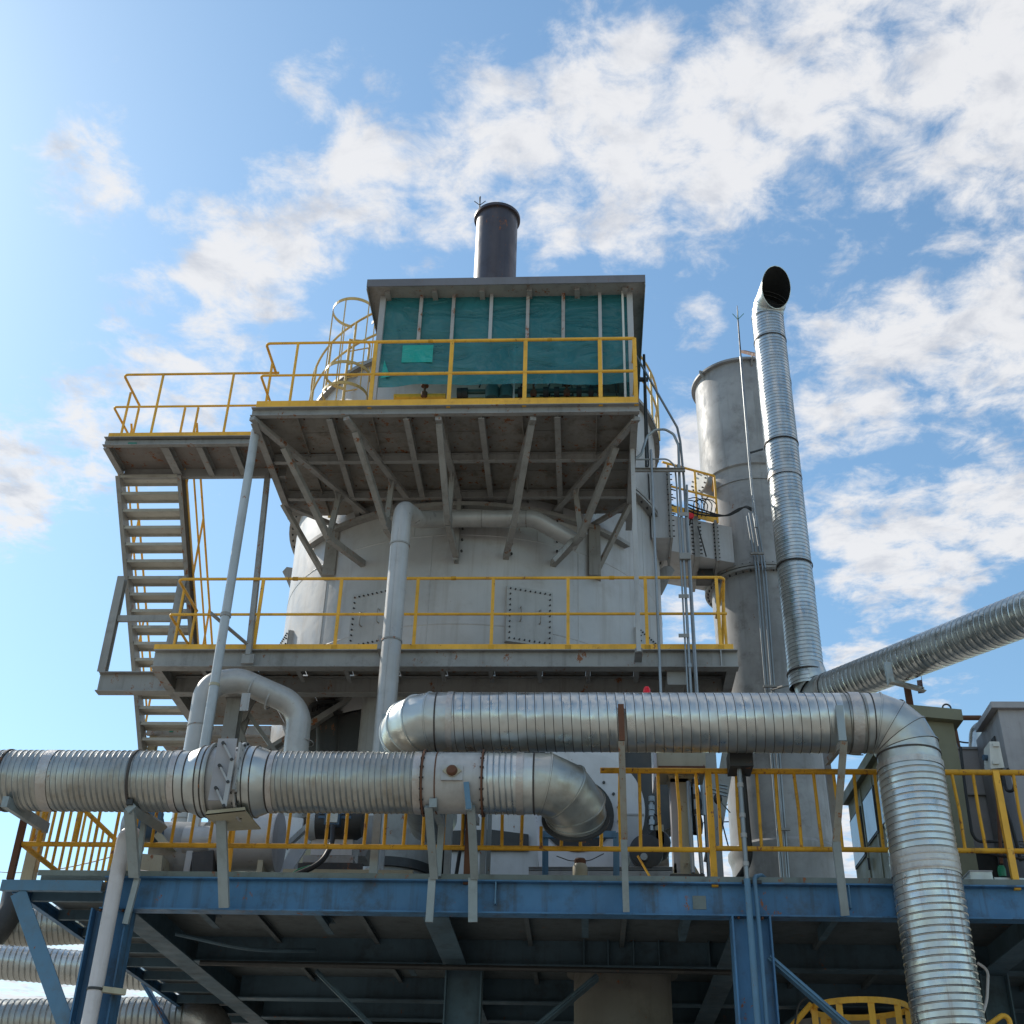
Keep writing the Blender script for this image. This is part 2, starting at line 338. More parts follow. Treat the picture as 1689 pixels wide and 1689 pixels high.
def bolt_ring(c, axis, r, n, size=.02, t=.02, a0=0, a1=2*math.pi):
    mb = MB(); c = Vector(c); axis = Vector(axis).normalized(); a = V(0,1,0) if abs(axis.y) < .9 else V(0,0,1)
    u = axis.cross(a).normalized(); w = axis.cross(u)
    for j in range(n):
        th = a0 + (a1-a0)*j/n; p = c + (u*math.cos(th)+w*math.sin(th))*r
        mb.tube([p - axis*t, p + axis*t], size, 6)
    return mb

# ribbed spiral duct along a straight line
def ribbed(a, b, r, pitch, h=.006, n=44, phase=0.0, wall=0):
    a = Vector(a); b = Vector(b); L = (b-a).length; d = (b-a)/L; prof = [(r, 0)]; s = pitch*phase % pitch
    k = 0
    while s < L - pitch*.6:
        prof += [(r, s + .02*pitch), (r+h*.12, s + pitch*.35), (r, s + pitch*.66), (r + h*.75, s + pitch*.73), (r + h, s + pitch*.79), (r + h*.75, s + pitch*.86), (r, s + pitch*.95)]
        s += pitch
    prof = [(r, -pitch)] + prof + [(r, L), (r, L+pitch)]; return MB().lathe(prof, a, d, n, -math.pi/2, 1.5*math.pi, helix=pitch, hmax=L)
def seam(c, d, r, w=.010, h=.006, n=44):
    return MB().lathe([(r-.002, -w/2), (r+h, -w/2), (r+h, w/2), (r-.002, w/2)], c, d, n)
def gore(a, b, na, nb, r, n=44):      # straight piece of an elbow between two cutting planes
    a = Vector(a); b = Vector(b); d = (b-a).normalized(); na = Vector(na).normalized(); nb = Vector(nb).normalized()
    q = V(0,1,0) if abs(d.y) < .9 else V(0,0,1); u = d.cross(q).normalized(); w = d.cross(u); mb = MB(); vs = []
    for p, nn in ((a, na), (b, nb)):
        for j in range(n):
            th = 2*math.pi*j/n; o = (u*math.cos(th)+w*math.sin(th))*r; vs.append(p + o - d*(o.dot(nn)/d.dot(nn)))
    mb.add(vs, [(j, (j+1)%n, n+(j+1)%n, n+j) for j in range(n)])
    # raised lip at the far end
    for j in range(n): pass
    lip = [b + (v-b)*(1+.010/r) for v in vs[n:]]; lip0 = [v - d*.012 for v in lip]; base = [v - d*.014 for v in vs[n:]]
    o2 = len(mb.v); mb.v += [tuple(v) for v in base+lip0+lip]
    for k in range(2):
        for j in range(n): mb.f.append((o2+k*n+j, o2+k*n+(j+1)%n, o2+(k+1)*n+(j+1)%n, o2+(k+1)*n+j))
    for j in range(n): mb.f.append((o2+2*n+j, o2+2*n+(j+1)%n, n+(j+1)%n, n+j))
    return mb
def elbow(t, c, p0, axis, ang, r, k, m='galv_clean', name='elbow_gore', sm='seam'):
    """k gores turning by ang about axis through c, starting at p0; returns end point and direction"""
    c = Vector(c); axis = Vector(axis).normalized(); v = Vector(p0)-c; R = lambda a: Matrix.Rotation(a, 3, axis)
    st = ang/k; tang = lambda a: (axis.cross(R(a) @ v)).normalized()*(1 if ang > 0 else -1)
    vert = [Vector(p0)] + [c + (R(st*(i+.5)) @ v)/math.cos(st/2)*1.0 for i in range(k)] + [c + R(ang) @ v]
    norms = [tang(0)] + [tang(st*(i+.5)) for i in range(k)] + [tang(ang)]
    for i in range(k+1):
        t.part(name, gore(vert[i], vert[i+1], norms[i], norms[i+1], r), m, smooth=True, ang=40)
    for i in range(k+1):
        q = V(0,1,0) if abs(norms[i].y) < .9 else V(0,0,1)
        d_ = (vert[1]-vert[0]).normalized() if i == 0 else (vert[i]-vert[i-1]).normalized(); nn = norms[i]
        u = d_.cross(q).normalized(); w = d_.cross(u); ring = []
        for j in range(40):
            th = 2*math.pi*j/40; o = (u*math.cos(th)+w*math.sin(th))*(r+.003); ring.append(vert[i]+o-d_*(o.dot(nn)/d_.dot(nn)))
        t.part('elbow_seam', MB().tube(ring, .0045, 5, close=True), sm)
    return vert[-1], norms[-1]
def duct_run(t, a, b, r, pitch, h, m, n=48, sw=.008, dark='seam', phase=0.0):
    a = Vector(a); b = Vector(b); L = (b-a).length; d = (b-a)/L
    o = t.part('ribbed_section', ribbed(a, b, r, pitch, h, n, phase), m, smooth=True)
    if dark:
        mb = MB(); s = pitch*phase % pitch
        while s < L-pitch*.6:
            c = s+pitch*.78; mb.lathe([(r+h*.7, c-sw*.9), (r+h*1.05, c-sw*.5), (r+h*1.05, c-sw*.1), (r+h*.7, c)], a, d, n, -math.pi/2, 1.5*math.pi, helix=pitch, hmax=L); s += pitch
        t.part('spiral_seam', mb, dark, parent=o, smooth=True, kind='stuff')
    return o

# ------------------------------------------------------------------ ground
structure('ground', MB().add([(-4000,-4000,0),(4000,-4000,0),(4000,4000,0),(-4000,4000,0)], [(0,1,2,3)]), 'ground')
UP = V(0,0,1)
ZD = 4.89          # top of the blue deck girders
Z2 = 9.03          # top of the lower platform frame
Z3 = 12.34         # top of the upper platform frame

# ------------------------------------------------------------------ the big vessel
TC = V(-1.93, 20.0, 0); TR = 3.32
zt = 15.35; zf = 13.22
t = Thing('process_vessel', 'huge round silver-grey steel vessel rising behind the two grey platforms', 'tank', (TC.x, TC.y, Z2))
t.part('shell', MB().lathe([(TR, 8.75), (TR, zf-.05), (TR, zf+.05), (TR, zt)], TC, n=96), 'tank', smooth=True)
t.part('top_plate', MB().lathe([(TR+.10, zt-.04), (TR+.10, zt+.04), (.5, zt+.35), (.5, zt+.30), (TR+.09, zt-.04)], TC, n=96), 'grey', smooth=True)
for z, nm in ((zf+.035, 'upper_flange'), (zf-.035, 'lower_flange')):
    t.part(nm, MB().lathe([(TR-.01, z-.022), (TR+.15, z-.022), (TR+.15, z+.022), (TR-.01, z+.022)], TC, n=96), 'grey', smooth=True)
t.part('flange_bolts', bolt_ring(TC+UP*(zf-.04), UP, TR+.085, 96, .017, .05), 'darkiron', kind='stuff')
for z in (11.55, 10.0, 14.3):
    t.part('weld_seam', MB().lathe([(TR, z-.012), (TR+.007, z), (TR, z+.012)], TC, n=96), 'tank', smooth=True)
for ang_ in (-41, -7, 34):
    a_ = math.radians(ang_); p_ = V(TC.x+TR*math.sin(a_), TC.y-TR*math.cos(a_), 0)
    t.part('weld_seam', MB().tube([p_+UP*8.8, p_+UP*11.54], .007, 6), 'tank', smooth=True); a_ += .5; p_ = V(TC.x+TR*math.sin(a_), TC.y-TR*math.cos(a_), 0)
    t.part('weld_seam', MB().tube([p_+UP*11.56, p_+UP*13.1], .007, 6), 'tank', smooth=True)
def on_tank(ang, z, out=0.0):     # ang from the direction facing the yard, positive to the right
    a = math.radians(ang); return V(TC.x+(TR+out)*math.sin(a), TC.y-(TR+out)*math.cos(a), z)
def curved_patch(a0, a1, z0, z1, o0, o1, n=10):
    mb = MB(); vs = []
    for i in range(n+1):
        a = a0+(a1-a0)*i/n
        for zz, oo in ((z0,o0),(z1,o0),(z1,o1),(z0,o1)): vs.append(on_tank(a, zz, oo))
    fs = [(i*4+k, i*4+(k+1)%4, i*4+4+(k+1)%4, i*4+4+k) for i in range(n) for k in range(4)] + [(3,2,1,0), (n*4, n*4+1, n*4+2, n*4+3)]
    return mb.add(vs, fs)
def flat_hatch(ang, z0, z1, hw):
    # flat bolted door standing a little proud of the curved wall, on its own collar
    a = math.radians(ang); out = V(math.sin(a), -math.cos(a), 0); side = V(math.cos(a), math.sin(a), 0)
    c = on_tank(ang, 0, 0); ph = [c + side*s*hw + UP*zz for s, zz in ((-1,z0),(1,z0),(1,z1),(-1,z1))]
    d = t.part('hatch_frame', MB().prism([p - out*.12 + out*.0 for p in ph], out*.165), 'tank')
    t.part('hatch_plate', MB().prism([p + out*.049 for p in ph], out*.014), 'grey_light', parent=d)
    mb = MB()
    def bolt(p): mb.tube([p+out*.06, p+out*.088], .013, 6)
    for i in range(9):
        f = i/8; bolt(c + side*(-hw+.05+f*(2*hw-.1)) + UP*(z0+.05)); bolt(c + side*(-hw+.05+f*(2*hw-.1)) + UP*(z1-.05))
    for i in range(1, 9):
        f = i/9; bolt(c - side*(hw-.05) + UP*(z0+.05+f*(z1-z0-.1))); bolt(c + side*(hw-.05) + UP*(z0+.05+f*(z1-z0-.1)))
    t.part('bolts', mb, 'darkiron', parent=d, kind='stuff')
    for s in (-1, 1):
        q = c + side*s*hw*.42 + UP*((z0+z1)/2+.0)
        t.part('handle', MB().tube(bend([q+out*.06-UP*.11, q+out*.13-UP*.11, q+out*.13+UP*.11, q+out*.06+UP*.11], .03, 3), .010, 8), 'grey', parent=d, smooth=True)
for ang in (-22.5, 19.5, -64, 62): flat_hatch(ang, 9.73, 10.66, .365)
# lifting lugs on the flanks
for s in (-1, 1):
    a = s*88; p = on_tank(a, 12.55, 0)
    mb = MB().prism([p+V(-s*.05,0,-.35), p+V(s*.02,0,-.35), p+V(s*.2,0,.02), p+V(s*.27,0,.14), p+V(s*.2,0,.24), p+V(s*.08,0,.22), p+V(-s*.05,0,.1)], V(0,.04,0))
    t.part('lifting_lug', mb, 'grey')
# bolted inspection box on the right flank
ibz0, ibz1 = P(1090,882,18.7).z, P(1090,772,18.7).z
bx = t.part('inspection_box', MB().box(1.2, 1.52, 18.8, 19.6, ibz0, ibz1), 'tank')
t.part('cover_flange', MB().box(1.52, 1.56, 18.7, 19.7, ibz0-.06, ibz1+.06), 'grey', parent=bx)
mb = MB()
for i in range(14): mb.tube([(1.5, 18.75, ibz0+i*(ibz1-ibz0)/13), (1.60, 18.75, ibz0+i*(ibz1-ibz0)/13)], .011, 6)
t.part('bolts', mb, 'darkiron', parent=bx, kind='stuff')
# round guard rail of the vessel top
RG = TR+.10
def arcpts(a0, a1, z, n=30, R=RG): return [V(TC.x+R*math.sin(math.radians(a0+(a1-a0)*i/n)), TC.y-R*math.cos(math.radians(a0+(a1-a0)*i/n)), z) for i in range(n+1)]
g = Thing('vessel_top_guard_rail', 'curved yellow guard rail round the top edge of the big vessel', 'railing', (TC.x, TC.y, zt))
for a0, a1 in ((-120, -12), (22, 120)):
    for hh, nm in ((1.1, 'top_rail'), (.55, 'mid_rail')):
        g.part(nm, MB().tube(arcpts(a0, a1, zt+hh), .022, 8), 'yellow_pale', smooth=True)
    for i in range(9):
        a = a0+(a1-a0)*i/8; p = arcpts(a, a, zt, 1)[0]; g.part('post', MB().tube([p, p+UP*1.1], .022, 8), 'yellow_pale', smooth=True)

# dark cone and lower chamber below the vessel, seen through the steelwork
h = Thing('discharge_hopper', 'dark conical hopper hanging in the shade under the big vessel', 'hopper', (TC.x, TC.y, 7))
h.part('cone', MB().lathe([(TR-.05, 8.75), (TR-.05, 7.3), (1.5, 6.4), (1.5, 6.0), (1.4, 6.0)], TC, n=64), 'darkiron', smooth=True)  # dark iron puts the shade below the vessel into the colour
ch = Thing('lower_chamber', 'pale grey casing on the deck below the vessel, behind the long duct', 'vessel', (TC.x+.4, 17.6, ZD))
x0, x1 = P(470,1400,16.4).x, P(888,1400,16.4).x
ch.part('casing_panel', MB().box(P(600,1400,16.6).x, P(728,1400,16.6).x, 16.6, 18.4, ZD+.05, 6.15), 'panelwhite')
ch.part('casing_panel', MB().box(P(738,1400,16.5).x, P(888,1400,16.5).x, 16.5, 18.4, ZD+.05, 7.55), 'panelwhite')
ch.part('casing_panel', MB().box(P(476,1400,17.0).x, P(598,1400,17.0).x, 17.0, 18.4, ZD+.05, 6.9), 'beige')
ch.part('vertical_duct', MB().lathe([(.58, 6.05), (.58, 9)], V(P(645,1370,16.9).x, 17.0, 0), n=40), 'grey', smooth=True)
ch.part('drum_band', MB().lathe([(.585,6.3),(.63,6.3),(.63,6.42),(.585,6.42)], V(P(645,1370,16.9).x, 17.0, 0), n=40), 'darkiron', smooth=True)
cc = P(810,1395,16.4)
ch.part('dark_opening', MB().prism([P(742,1372,16.49), P(742,1404,16.49), P(872,1404,16.49), P(872,1378,16.49), P(810,1370,16.49)], V(0,-.05,0)), 'darkiron')

# flanged pipe crossing the shade above the long duct
fp = Thing('flanged_elbow_pipe', 'dark flanged elbow pipe in the shade left of the white downcomer', 'pipe', P(550,1230,17.4))
pp = bend([P(548,1300,17.4), P(548,1150,17.4), P(548,1150,17.4)+V(.3,1.2,.4)], .4, 8)
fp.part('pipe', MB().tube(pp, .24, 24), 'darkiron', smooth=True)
for k, v in enumerate((1172, 1188)):
    fp.part('flange', MB().lathe([(.24,-.02),(.36,-.02),(.36,.02),(.24,.02)], P(548,v,17.4), n=32), 'darkiron', smooth=True)
fp.part('bolts', bolt_ring(P(548,1180,17.4), UP, .31, 14, .016, .09), 'darkiron', kind='stuff')

# ------------------------------------------------------------------ chimney on the roof line
ck = V(-1.79, 19.5, 0)
t = Thing('chimney', 'short dark sooty chimney above the flat roof of the green cabin', 'chimney', (ck.x, ck.y, zt))
ztop = P(821, 345, 19.2).z
t.part('flue', MB().lathe([(.44, zt+.1), (.44, ztop), (.41, ztop), (.41, ztop-2.5)], ck, n=48), 'chimney', smooth=True)
t.part('rim', MB().lathe([(.44, ztop-.05), (.495, ztop-.05), (.495, ztop+.02), (.41, ztop+.02), (.41, ztop-.05)], ck, n=48), 'chimney', smooth=True)
p = P(791, 345, 19.4)
r = Thing('chimney_lightning_rod', 'tiny three-pronged lightning rod on the rim of the sooty chimney', 'lightning rod', p-UP*.3)
r.part('rod', MB().tube([p-UP*.35, p+UP*.38], .014, 8), 'darkiron', smooth=True)
for dx, dy in ((-.12,0),(.12,0),(0,-.12)): r.part('prong', MB().tube([p+UP*.12, p+V(dx,dy,.24)], .009, 6), 'darkiron')

# ------------------------------------------------------------------ grey flue stack on the right
SS = 22.0/19.5
sc = V(3.08*SS, 22.0, 0)
t = Thing('flue_stack', 'tall weathered grey steel stack beside the crossover duct', 'chimney stack', (sc.x, sc.y, ZD))
zr = P(1221, 592, 21.0).z
zA = P(1235, 766, 21.1).z; zB = P(1250, 938, 21.1).z; zC = P(1290, 1382, 21.2).z
t.part('upper_section', MB().lathe([(.885*SS, zA), (.885*SS, zr), (.865*SS, zr), (.865*SS, zr-3)], sc, n=64), 'stack', smooth=True)
t.part('rim', MB().lathe([(.885*SS, zr-.05), (.955*SS, zr-.05), (.955*SS, zr), (.885*SS, zr)], sc, n=64), 'stack', smooth=True)
t.part('middle_section', MB().lathe([(.84*SS, zB), (.85*SS, zA-.04), (.85*SS, zA+.05)], sc, n=64), 'stack', smooth=True)
t.part('section_ring', MB().lathe([(.845*SS, zA-.06), (.91*SS, zA-.03), (.91*SS, zA+.01), (.885*SS, zA+.03)], sc, n=64), 'stack', smooth=True)
t.part('lower_section', MB().lathe([(.80*SS, zC), (.80*SS, zB-1.6), (.835*SS, zB)], sc, n=64), 'stack', smooth=True)
for z in (zB-.035, zB+.035): t.part('bolted_flange', MB().lathe([(.835*SS, z-.025), (.945*SS, z-.025), (.945*SS, z+.025), (.835*SS, z+.025)], sc, n=64), 'grey', smooth=True)
t.part('flange_bolts', bolt_ring(sc+UP*zB, UP, .895*SS, 44, .016, .10), 'darkiron', kind='stuff')
t.part('base_section', MB().lathe([(.80*SS, zC), (.85*SS, zC-.06), (.85*SS, zC-.14), (.82*SS, zC-.22), (.80*SS, zC-.32), (.80*SS, ZD)], sc, n=64), 'stack', smooth=True)
for ang in (-58, 5):
    a = math.radians(ang); d = V(math.sin(a), -math.cos(a), 0); p = sc + d*.885*SS + UP*(zr-.2)
    t.part('rim_lug', MB().prism([p, p+d*.13+UP*.14, p+d*.13+UP*.22, p+UP*.22], V(.035,0,0)), 'grey')
# capped nozzle and its round manway on the left
q = P(1161, 799, 21.4); ax = V(-.80,-.60,0).normalized()
nz_ = t.part('nozzle', MB().lathe([(.16, -.6), (.16, .10)], q, ax, 28), 'stack', smooth=True)
t.part('nozzle_cover', MB().lathe([(.0005,.13),(.24,.13),(.24,.10),(.16,.10)], q, ax, 28), 'white', parent=nz_, smooth=True)
t.part('cover_bolts', bolt_ring(q+ax*.13, ax, .20, 12, .016, .03), 'darkiron', parent=nz_, kind='stuff')

# ------------------------------------------------------------------ crossover duct between vessel and stack
F1 = P(1093, 903, 20.45); F2 = P(1205, 930, 20.95); zb_ = (F1.z+F2.z)/2; ztp = P(1120, 853, 20.6).z
t = Thing('crossover_duct', 'square-sided grey duct joining the big vessel to the flue stack', 'duct', (1.9, 20.9, zb_))
XA, XB = .7, F2.x+.08
def yf(x): return 20.45 + (x-F1.x)/(F2.x-F1.x)*.5
fr = [V(XA, yf(XA), zb_), V(XB, yf(XB), zb_), V(XB, yf(XB), ztp), V(XA, yf(XA), ztp)]
t.part('duct_body', MB().prism(fr, V(0, 1.3, 0)), 'tank')
for x, w in ((P(1148,880,20.7).x, .10), (P(1182,890,20.8).x, .05)):
    f = t.part('joint_flange', MB().box(x-w/2, x+w/2, yf(x)-.06, yf(x)+1.35, zb_-.055, ztp+.05), 'grey')
    mb = MB()
    for i in range(10): mb.tube([(x-w, yf(x)-.03, zb_+.03+i*(ztp-zb_)/9.5), (x+w, yf(x)-.03, zb_+.03+i*(ztp-zb_)/9.5)], .014, 6)
    t.part('bolts', mb, 'darkiron', parent=f, kind='stuff')
xq_ = P(1166,925,20.9).x
t.part('damper_actuator', MB().box(xq_-.16, xq_+.14, 21.2, 21.6, zb_-.16, zb_-.003), 'darkiron')
t.part('brace_rod', MB().tube([P(1151,868,20.5), P(1165,918,20.6)], .014, 8), 'darkiron', smooth=True)
# its little railed walkway
wz = P(1178, 785, 20.9).z; wa = PZ(1092, 762, wz); wb = P(1178, 785, 20.9); zw = P(1178, 862, 20.9).z
w_ = Thing('crossover_walkway', 'small yellow-railed walkway on top of the crossover duct', 'walkway', (1.9, 20.6, zw))
low = lambda p, z: V(p.x, p.y, z)
w_.part('toe_board', MB().bar(low(wa, zw+.06), low(wb, zw+.06), .012, .16), 'yellow')
w_.part('top_rail', MB().tube(bend([wa, wb, wb+V(.02,.9,0)], .06, 4), .024, 8), 'yellow', smooth=True)
w_.part('mid_rail', MB().tube([low(wa, zw+(wz-zw)*.52), low(wb, zw+(wz-zw)*.52)], .022, 8), 'yellow', smooth=True)
for f in (.1, .62, 1): 
    p = wa.lerp(wb, f); w_.part('post', MB().tube([low(p, zw), p], .024, 8), 'yellow', smooth=True)
for i in range(4):
    w_.part('ladder_rung', MB().tube([P(1104,806+i*13,19.9), P(1114,809+i*13,20.1)], .013, 6), 'darkiron')
w_.part('ladder_side', MB().tube([P(1106,800,19.9), P(1107,856,19.9)], .014, 6), 'darkiron')
rv = P(1139, 851, 20.35)
rvt = Thing('handwheel', 'small red handwheel at the foot of the crossover walkway rail', 'valve', rv)
rvt.part('wheel', MB().lathe([(.0005,-.02),(.065,-.02),(.065,.02),(.0005,.02)], rv, V(0,-1,.2), 20), 'red', smooth=True)
rvt.part('stem', MB().tube([rv, rv+V(0,.25,-.05)], .014, 8), 'darkiron', smooth=True)

# ------------------------------------------------------------------ upper platform
YU = 14.4; XL, XRt = P(418,680,YU).x, P(1050,676,YU).x
zb = Z3-.15
t = Thing('upper_platform', 'upper grey steel platform with knee braces, carrying the green-screened cabin', 'platform', ((XL+XRt)/2, 15.8, Z3))
t.part('front_beam', MB().chan((XL-.03,YU,Z3-.08), (XRt+.04,YU,Z3-.08), .15, .08, .010, flip=1), 'grey')
YB = 17.9
t.part('left_beam', MB().ibeam((XL+.02,YU+.06,zb), (XL+.02,YB-.8,zb), .18, .10), 'grey')
t.part('right_beam', MB().ibeam((XRt-.03,YU+.06,zb), (XRt-.03,YB-.4,zb), .18, .10), 'grey')
thick = [P(u,688,YU).x for u in (542,669,793,919)]
thin = [P(u,688,YU).x for u in (487,611,731,860,984)]
for x in thick: t.part('joist', MB().ibeam((x,YU+.05,Z3-.125), (x,17.4,Z3-.125), .13, .085), 'grey')
for x in thin: t.part('stiffener', MB().bar((x,YU+.05,Z3-.075), (x,17.2,Z3-.075), .012, .07), 'under')
ys = [YU+.05, PZ(760,757,zb).y, PZ(760,818,zb).y, 17.5]
for y in ys[1:3]:
    t.part('cross_beam', MB().ibeam((XL+.08,y,Z3-.133), (XRt-.08,y,Z3-.133), .14, .075), 'grey')
xs = sorted([XL, XRt]+thick+thin)
yrows = [YU+.05, (ys[0]+ys[1])/2, ys[1], (ys[1]+ys[2])/2, ys[2], 17.3]
for i in range(len(xs)-1):
    for j in range(len(yrows)-1):
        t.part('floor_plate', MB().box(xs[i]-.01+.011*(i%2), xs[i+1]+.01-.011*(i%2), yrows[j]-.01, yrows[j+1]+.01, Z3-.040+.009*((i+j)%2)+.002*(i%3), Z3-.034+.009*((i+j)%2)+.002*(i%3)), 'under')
# knee braces: [front top, knee top, wall top, knee bottom, wall bottom] in the photograph
def knee(p1, p2, p3, p4, p5, pk, w=.088):
    zt_ = zb-.045
    A = PZ(*p1, zt_); B = PZ(*p2, zt_); D3 = PZ(*p3, zt_); E = P(*p4, B.y); F = P(*p5, D3.y); Kp = PZ(*pk, zt_)
    t.part('brace_top_member', MB().bar(A, D3, w, .06), 'grey')
    t.part('brace_strut', MB().bar(B-UP*.03, E, w*.9, w*.9), 'grey')
    t.part('knee_brace', MB().bar(Kp+V(0,0,-.03), E, w, w), 'grey')
    t.part('knee_foot', MB().bar(E, F, w, w*1.1), 'grey')
    return D3, F
def px3(x, y): return (380+x/2.252, 640+y/2.252)
K = [((80,112),(405,390),(520,480),(365,558),(505,662),(200,215)), ((430,112),(600,345),(655,405),(578,520),(640,600),(465,155)),
     ((772,112),(825,322),(850,410),(808,505),(838,622),(776,125)), ((1125,112),(1075,330),(1030,438),(1052,510),(1022,632),(1118,130)),
     ((1512,112),(1282,378),(1195,470),(1302,550),(1192,660),(1432,212))]
for k in K:
    D3, F = knee(*[px3(*q) for q in k])
    if k is not K[1]:
        t.part('wall_post', MB().chan(D3+V(0,.05,0), V(D3.x, D3.y+.05, F.z-.08), .12, .07, .01, up=V(0,1,0)), 'grey')
        mb = MB()
        for i in range(5):
            z = F.z+.05+i*(D3.z-F.z)/5.2; mb.tube([V(D3.x+.085,D3.y-.03,z), V(D3.x+.085,D3.y-.07,z)], .018, 6)
        t.part('bolts', mb, 'darkiron', kind='stuff')
# wide bolted wall plates left and right of the downcomer
for u0, u1, v0, v1, y in ((531,560,872,948,17.35),(598,620,848,935,17.2),(972,990,866,948,17.3)):
    a, b_ = P(u0,v1,y), P(u1,v0,y)
    t.part('wall_plate', MB().box(a.x, b_.x, y, y+.35, a.z, P(u0,v0,y).z), 'grey')
# short outer brackets at both ends, built the same way
for a, b_, c_, s in (((195,430),(350,700),(400,515),1), ((1487,425),(1352,700),(1340,512),-1)):
    A = PZ(*px3(*a), zb-.05); Bw = P(*px3(*b_), A.y+.85); Cw = PZ(*px3(*c_), zb-.06)
    t.part('knee_brace', MB().bar(A, Bw, .07, .075), 'grey'); t.part('brace_top_member', MB().bar(A, Cw, .07, .06), 'grey')
t.part('rim_plate', MB().lathe([(TR+.004, zb-.17), (TR+.12, zb-.17), (TR+.12, zb-.10), (TR+.004, zb-.10)], TC, n=64, a0=math.radians(38), a1=math.radians(142)), 'grey', smooth=True)

# front railing of the upper platform
r = Thing('upper_platform_railing', 'bright yellow railing in front of the green-screened cabin', 'railing', (-2, YU, Z3))
H3 = P(700,563,YU).z-Z3; m3 = (P(800,615,YU).z-Z3)/H3
xc = P(617,565,YU).x
X_ = [P(u,v,YU).x for u,v in ((617,600),(743,612),(866,612),(990,611))]
r.part('toe_board', MB().box(XL+.03, XRt+.02, YU-.02, YU-.010, Z3+.005, Z3+.115), 'yellow')
r.part('top_rail', MB().tube([V(xc,YU,Z3+H3), V(XRt,YU,Z3+H3)], .026, 10), 'yellow', smooth=True)
r.part('mid_rail', MB().tube([V(xc,YU,Z3+H3*m3), V(XRt,YU,Z3+H3*m3)], .024, 10), 'yellow', smooth=True)
r.part('top_rail', MB().tube(bend([V(xc,YU,Z3+H3), V(XL+.02,YU,Z3+H3), V(XL+.02,YU+.72,Z3+H3)], .07, 5), .021, 10), 'yellow', smooth=True)
r.part('mid_rail', MB().tube(bend([V(xc,YU,Z3+H3*m3), V(XL+.02,YU,Z3+H3*m3), V(XL+.02,YU+.72,Z3+H3*m3)], .05, 5), .019, 10), 'yellow', smooth=True)
for x in X_+[XRt]: r.part('post', MB().bar(V(x,YU,Z3-.02), V(x,YU,Z3+H3), .058, .03, V(0,1,0)), 'yellow')
for x, y in ((P(487,600,YU).x,YU),(XL+.02,YU+.45)): r.part('post', MB().tube([V(x,y,Z3), V(x,y,Z3+H3)], .021, 10), 'yellow', smooth=True)
r.part('side_rail', MB().tube([V(XRt,YU,Z3+H3), V(XRt,YU+3.2,Z3+H3)], .022, 10), 'yellow', smooth=True)
r.part('side_mid_rail', MB().tube([V(XRt,YU,Z3+H3*m3), V(XRt,YU+3.2,Z3+H3*m3)], .02, 10), 'yellow', smooth=True)

M['fascia'] = mat('dark_grey_fascia', (.17, .165, .18), .5, rust=.12, dirt_amt=.4)
M['mullion_rust'] = mat('rusting_mullion', (.38, .36, .34), .5, rust=.40, dirt=(.2, .1, .06), dirt_amt=.5, scale=2.2)
# ------------------------------------------------------------------ cabin with green vinyl screens
YC = 15.0; cx0, cx1 = P(634,480,YC).x, P(1038,478,YC).x; zc = P(840,472,YC).z
YC2 = 17.6
t = Thing('burner_cabin', 'open steel cabin with flat grey roof and walls of hanging green vinyl sheet', 'cabin', ((cx0+cx1)/2, 16.2, Z3))
YR = 14.72; rx0, rx1 = P(607,465,YR).x, P(1063,460,YR).x; zr1 = P(830,459,YR).z; zr0 = P(830,469,YR).z
rf = t.part('roof', MB().box(rx0, rx1, YR, 18.3, zr0+.02, zr1), 'grey')
t.part('fascia', MB().box(rx0-.012, rx1+.012, YR-.014, YR-.003, zr0-.01, zr1+.012), 'fascia', parent=rf)
for x in (rx0-.006, rx1+.006): t.part('side_fascia', MB().box(x-.006, x+.006, YR, 18.3, zr0-.06, zr1+.01), 'grey', parent=rf)
for i in range(6):
    x = rx0+.3+i*(rx1-rx0-.6)/5; t.part('purlin', MB().box(x-.04, x+.04, YR+.12, 18.2, zr0-.035, zr0+.018), 'grey', parent=rf)
t.part('eaves_beam', MB().box(cx0-.05, cx1+.05, YC-.05, YC+.02, zc-.05, zc+.07), 'grey')
for x in (cx0, cx1):
    t.part('corner_post', MB().box(x-.045, x+.045, YC-.04, YC+.05, Z3, zc-.055), 'grey_light')
    t.part('corner_post', MB().box(x-.045, x+.045, YC2-.04, YC2+.05, Z3, zc+.1), 'grey')
for u in (692,746,809,870,929,990):
    x = P(u, 540, YC).x; low = Z3+.95 if u != 990 else Z3+.3
    t.part('mullion', MB().box(x-.026, x+.026, YC-.035, YC+.01, zc-.06 - (1.05 if u != 990 else 1.95), zc-.05), 'mullion_rust' if u in (692,746,929,870) else 'grey_light')
t.part('curtain_pole', MB().tube([V(P(1028,540,YC).x, YC-.05, Z3+.35), V(P(1028,540,YC).x, YC-.05, zc-.1)], .018, 8), 'white', smooth=True)
t.part('inner_pole', MB().tube([V(P(848,560,YC).x, YC+.3, Z3), V(P(848,560,YC).x, YC+.3, zc)], .015, 8), 'grey_light', smooth=True)
